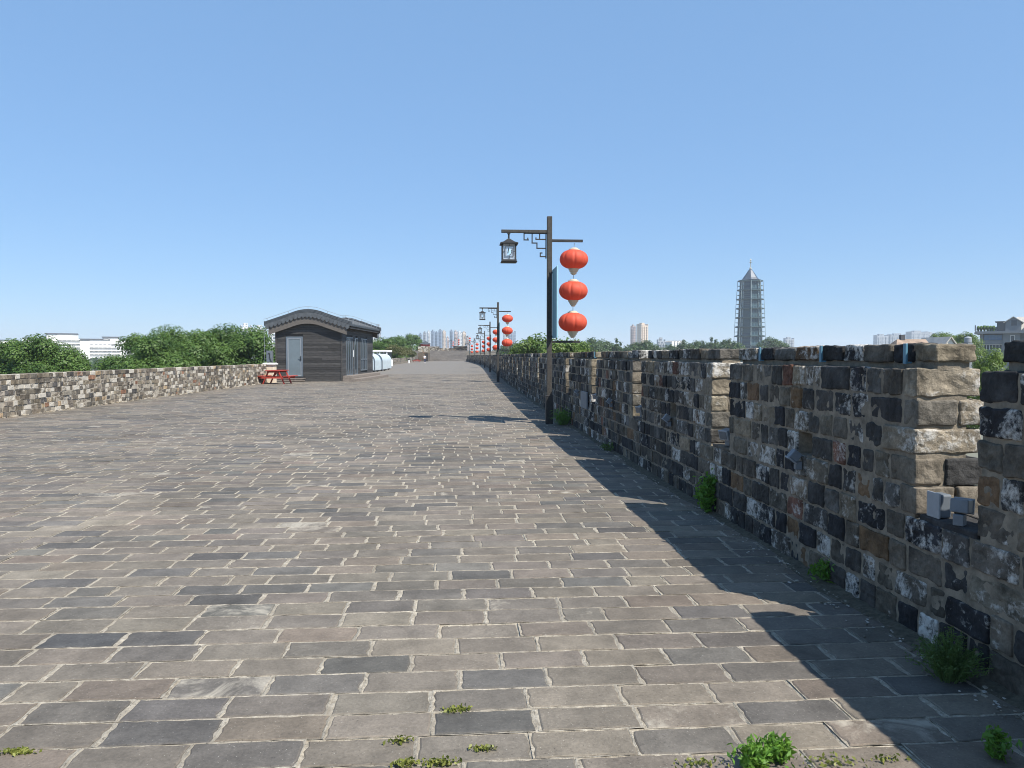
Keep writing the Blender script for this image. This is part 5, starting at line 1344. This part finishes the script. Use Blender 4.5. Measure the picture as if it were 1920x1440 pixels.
for j in range(8):
    mb = MB()
    for q in range(NFL): beam(mb, oct_(ro(q * fh_), q * fh_)[j], oct_(ro(q * fh_ + fh_ - 0.3), q * fh_ + fh_ - 0.3)[j], 0.26, 0.26)
    mb.build("outer_post", M['pg_steel'], pg)
mb = MB(); V = []; pr = [(9.4, -0.2), (6.6, 0.5), (5.4, 2.0), (3.3, 5.2), (1.7, 7.6), (0.6, zt - zb)]
for rad, z in pr: V += oct_(rad, zb + 0.6 + z)
F = [tuple(range(8))[::-1], tuple(range(40, 48))]
for q in range(5):
    for j in range(8): j2 = (j + 1) % 8; F.append((8 * q + j, 8 * q + j2, 8 * q + 8 + j2, 8 * q + 8 + j))
mb.add(V, F); mb.build("roof", M['pg_roof'], pg)
mb = MB(); z0 = zt + 0.4; hS = zs - z0
lathe(mb, [(0.9, z0), (1.0, z0 + 0.8), (0.4, z0 + 1.3), (0.32, z0 + hS * 0.6), (0.5, z0 + hS * 0.62), (1.3, z0 + hS * 0.66), (0.4, z0 + hS * 0.70), (0.35, z0 + hS * 0.8), (0.75, z0 + hS * 0.88), (0.4, z0 + hS * 0.95), (0.05, z0 + hS)], 12)
mb.build("spire", M['gold'], pg)

# ------------------------------------------------------------------ weeds, moss and rubble at the foot of the wall
def sprig(name, loc, stems, hgt, spread, leaf, per, mat, label, cat="weed", lean=0.35, aspect=0.5, arch=0.3):
    r = tag(empty(name, loc), label, cat); g_ = random.Random(hash(name + label) % 1000 if False else len(label) * 7 + int(hgt * 100))
    mb = MB(); P, col, sz = [], [], []
    for k_ in range(stems):
        th = g_.uniform(0, 6.283); ln = hgt * g_.uniform(0.55, 1.0); sx = spread * g_.uniform(0.1, 1.0)
        b0 = Vector((math.cos(th) * sx * 0.25, math.sin(th) * sx * 0.25, -0.01)); tip = Vector((math.cos(th) * sx, math.sin(th) * sx, ln * (1 - arch * sx / max(spread, 0.01))))
        md = (b0 + tip) / 2 + Vector((0, 0, ln * 0.18))
        tube(mb, [b0, md, tip], [0.0035, 0.0028, 0.0012], 4)
        tone = g_.uniform(0.2, 0.9)
        for q in range(per):
            t_ = g_.uniform(0.25, 1.05); p_ = b0 * (1 - t_) ** 2 + md * 2 * t_ * (1 - t_) + tip * t_ * t_
            P.append(p_ + Vector((g_.gauss(0, leaf * 0.5), g_.gauss(0, leaf * 0.5), g_.gauss(0, leaf * 0.4)))); col.append(min(1, max(0, tone + g_.gauss(0, 0.15)))); sz.append(leaf * g_.uniform(0.6, 1.3))
    mb.build("stem", M['weed_dull'], r)
    me = leaf_mesh("leaves", np.array([tuple(p_) for p_ in P]), np.array(sz), np.array(col), mat, aspect=aspect); o = bpy.data.objects.new("leaves", me); C.objects.link(o); o.parent = r
    return r
sprig("weed", G(1410, 1436), 26, 0.075, 0.085, 0.034, 22, M['weed'], "bright green leafy weed in the sunlit paving joint at the bottom", aspect=0.35)
sprig("weed", G(1462, 1420), 22, 0.085, 0.07, 0.034, 22, M['weed'], "second bright green weed just right of the first at the bottom", aspect=0.35)
sprig("weed", G(1866, 1422), 12, 0.12, 0.04, 0.036, 14, M['weed'], "small green weed in the shaded paving at the lower right corner", aspect=0.4)
sprig("bushy_weed", G(1778, 1275), 90, 0.28, 0.19, 0.019, 34, M['weed_dull'], "feathery round bush growing at the foot of the shaded wall", aspect=0.3, arch=0.5)
sprig("weed", G(1553, 1092), 22, 0.20, 0.15, 0.055, 14, M['weed'], "star leaved green weed at the shaded wall foot", aspect=0.3, arch=0.5)
p_ = G(1335, 962); sprig("tall_weed", (2.54, p_.y, 0.0), 30, 0.46, 0.14, 0.055, 20, M['weed'], "tall bright green weed climbing the shaded wall")
sprig("grass_tuft", (2.42, 17.3, 0), 70, 0.42, 0.38, 0.10, 8, M['weed'], "green grass tuft between the nearest lamp post and the wall", aspect=0.12, arch=0.3)
p_ = G(1150, 846); sprig("small_weed", (2.52, p_.y, 0.0), 14, 0.16, 0.14, 0.05, 10, M['weed_dull'], "small dull weed at the wall foot right of the lamp post", aspect=0.35)
def moss(px, py, n_, rad, label):
    g_ = G(px, py); P = RNG.normal(size=(n_, 3)) * np.array([rad, rad * 0.4, 0.006]); P[:, 2] = np.abs(P[:, 2]) + 0.002
    me = leaf_mesh("moss_tuft", P, 0.020, RNG.uniform(0, 1, n_), M['moss'], aspect=0.6); o = bpy.data.objects.new("moss_tuft", me); C.objects.link(o); o.location = (g_.x, g_.y, 0.0)
    if 'strip' in label: tag(o, label, "moss", kind="stuff")
    else: tag(o, label, "moss", "moss tufts in the paving joints")
for px, py, n_, rad, lb in ((36, 1411, 130, 0.03, "moss tuft in the paving at the lower left corner"), (752, 1390, 60, 0.025, "moss tuft on the paver joint below centre, left one"), (760, 1433, 90, 0.03, "moss tuft at the bottom edge below centre"), (858, 1332, 100, 0.035, "moss tuft on a cracked dark paver, upper one"),
                            (905, 1405, 70, 0.025, "moss tuft beside a broken paver at the bottom centre"), (825, 1432, 110, 0.035, "moss tuft on the broken paver at the bottom edge"), (1310, 1432, 60, 0.04, "moss strip left of the bright weeds at the bottom"), (1560, 1430, 80, 0.06, "moss strip right of the bright weeds at the bottom"), (1660, 1425, 40, 0.04, "moss strip at the shadow edge along the bottom")):
    moss(px, py, n_, rad, lb)
mb = MB()
for k_ in range(900):
    y = 2.4 + abs(random.gauss(0, 7)); off = abs(random.gauss(0, 0.12)); x = rwx(y) - off
    if off > 0.8: continue
    s_ = random.uniform(0.002, 0.006) * (1.8 if random.random() < 0.1 else 1)
    v = RNG.normal(size=(8, 3)) * 0.25
    q = np.array([(-1, -1, -1), (1, -1, -1), (1, 1, -1), (-1, 1, -1), (-1, -1, 1), (1, -1, 1), (1, 1, 1), (-1, 1, 1)]) + v
    q *= np.array([s_, s_ * 1.3, s_ * 0.4]); q += np.array([x, y, 0.006])
    c_ = random.choice([(0.40, 0.38, 0.34), (0.30, 0.27, 0.22), (0.16, 0.14, 0.11), (0.42, 0.40, 0.37), (0.14, 0.12, 0.09)])
    mb.add(q, BOXF, (*c_, 0))
m, t, b = newmat("mortar_chips"); at = nd(t, "ShaderNodeAttribute", attribute_name="Col"); t.links.new(at.outputs["Color"], b.inputs["Base Color"]); b.inputs["Roughness"].default_value = 0.95
tag(mb.build("mortar_chips", m), "pale chips of lime mortar littering the foot of the shaded wall", "rubble", kind="stuff")

# soil gathered along the foot of the wall
mb = MB(); V = []; yy = np.arange(1.5, 45, 0.06)
for y in yy:
    wd_ = 0.05 + 0.10 * max(0, 0.5 + mnoise.noise(Vector((y * 0.9, 3.1, 0)))) + 0.03 * mnoise.noise(Vector((y * 5, 1.0, 2)))
    for k_, (f_, h_) in enumerate(((0, 0.022), (0.35, 0.016), (0.7, 0.008), (1.0, -0.003))):
        V.append((rwx(y) + 0.02 - wd_ * f_ * 1.15 - 0.012 * random.random() * (k_ > 0), y, h_ * (0.6 + 0.8 * random.random()) if k_ < 3 else -0.004))
F = [(4 * i + k_, 4 * i + 4 + k_, 4 * i + 5 + k_, 4 * i + 1 + k_) for i in range(len(yy) - 1) for k_ in range(3)]
mb.add(V, F)
tag(mb.build("soil", plain("foot_soil", (0.085, 0.075, 0.052), 0.98, 0, 0.6, 30, 0.9, False)), "dark soil gathered in the angle at the foot of the shaded wall", "soil", kind="stuff")

# ------------------------------------------------------------------ haze
HAZE = 0.00022
if HAZE:
    m = bpy.data.materials.new("haze_air"); m.use_nodes = True; t = m.node_tree
    t.nodes.remove(t.nodes["Principled BSDF"])
    pv_ = nd(t, "ShaderNodeVolumePrincipled"); pv_.inputs["Color"].default_value = (0.86, 0.92, 1.0, 1); pv_.inputs["Density"].default_value = HAZE; pv_.inputs["Anisotropy"].default_value = 0.2
    t.links.new(pv_.outputs[0], t.nodes["Material Output"].inputs["Volume"])
    mb = MB(); box(mb, -4500, 4500, -4500, 4500, GZ - 1, 95); o = tag(mb.build("haze", m), kind="stuff")
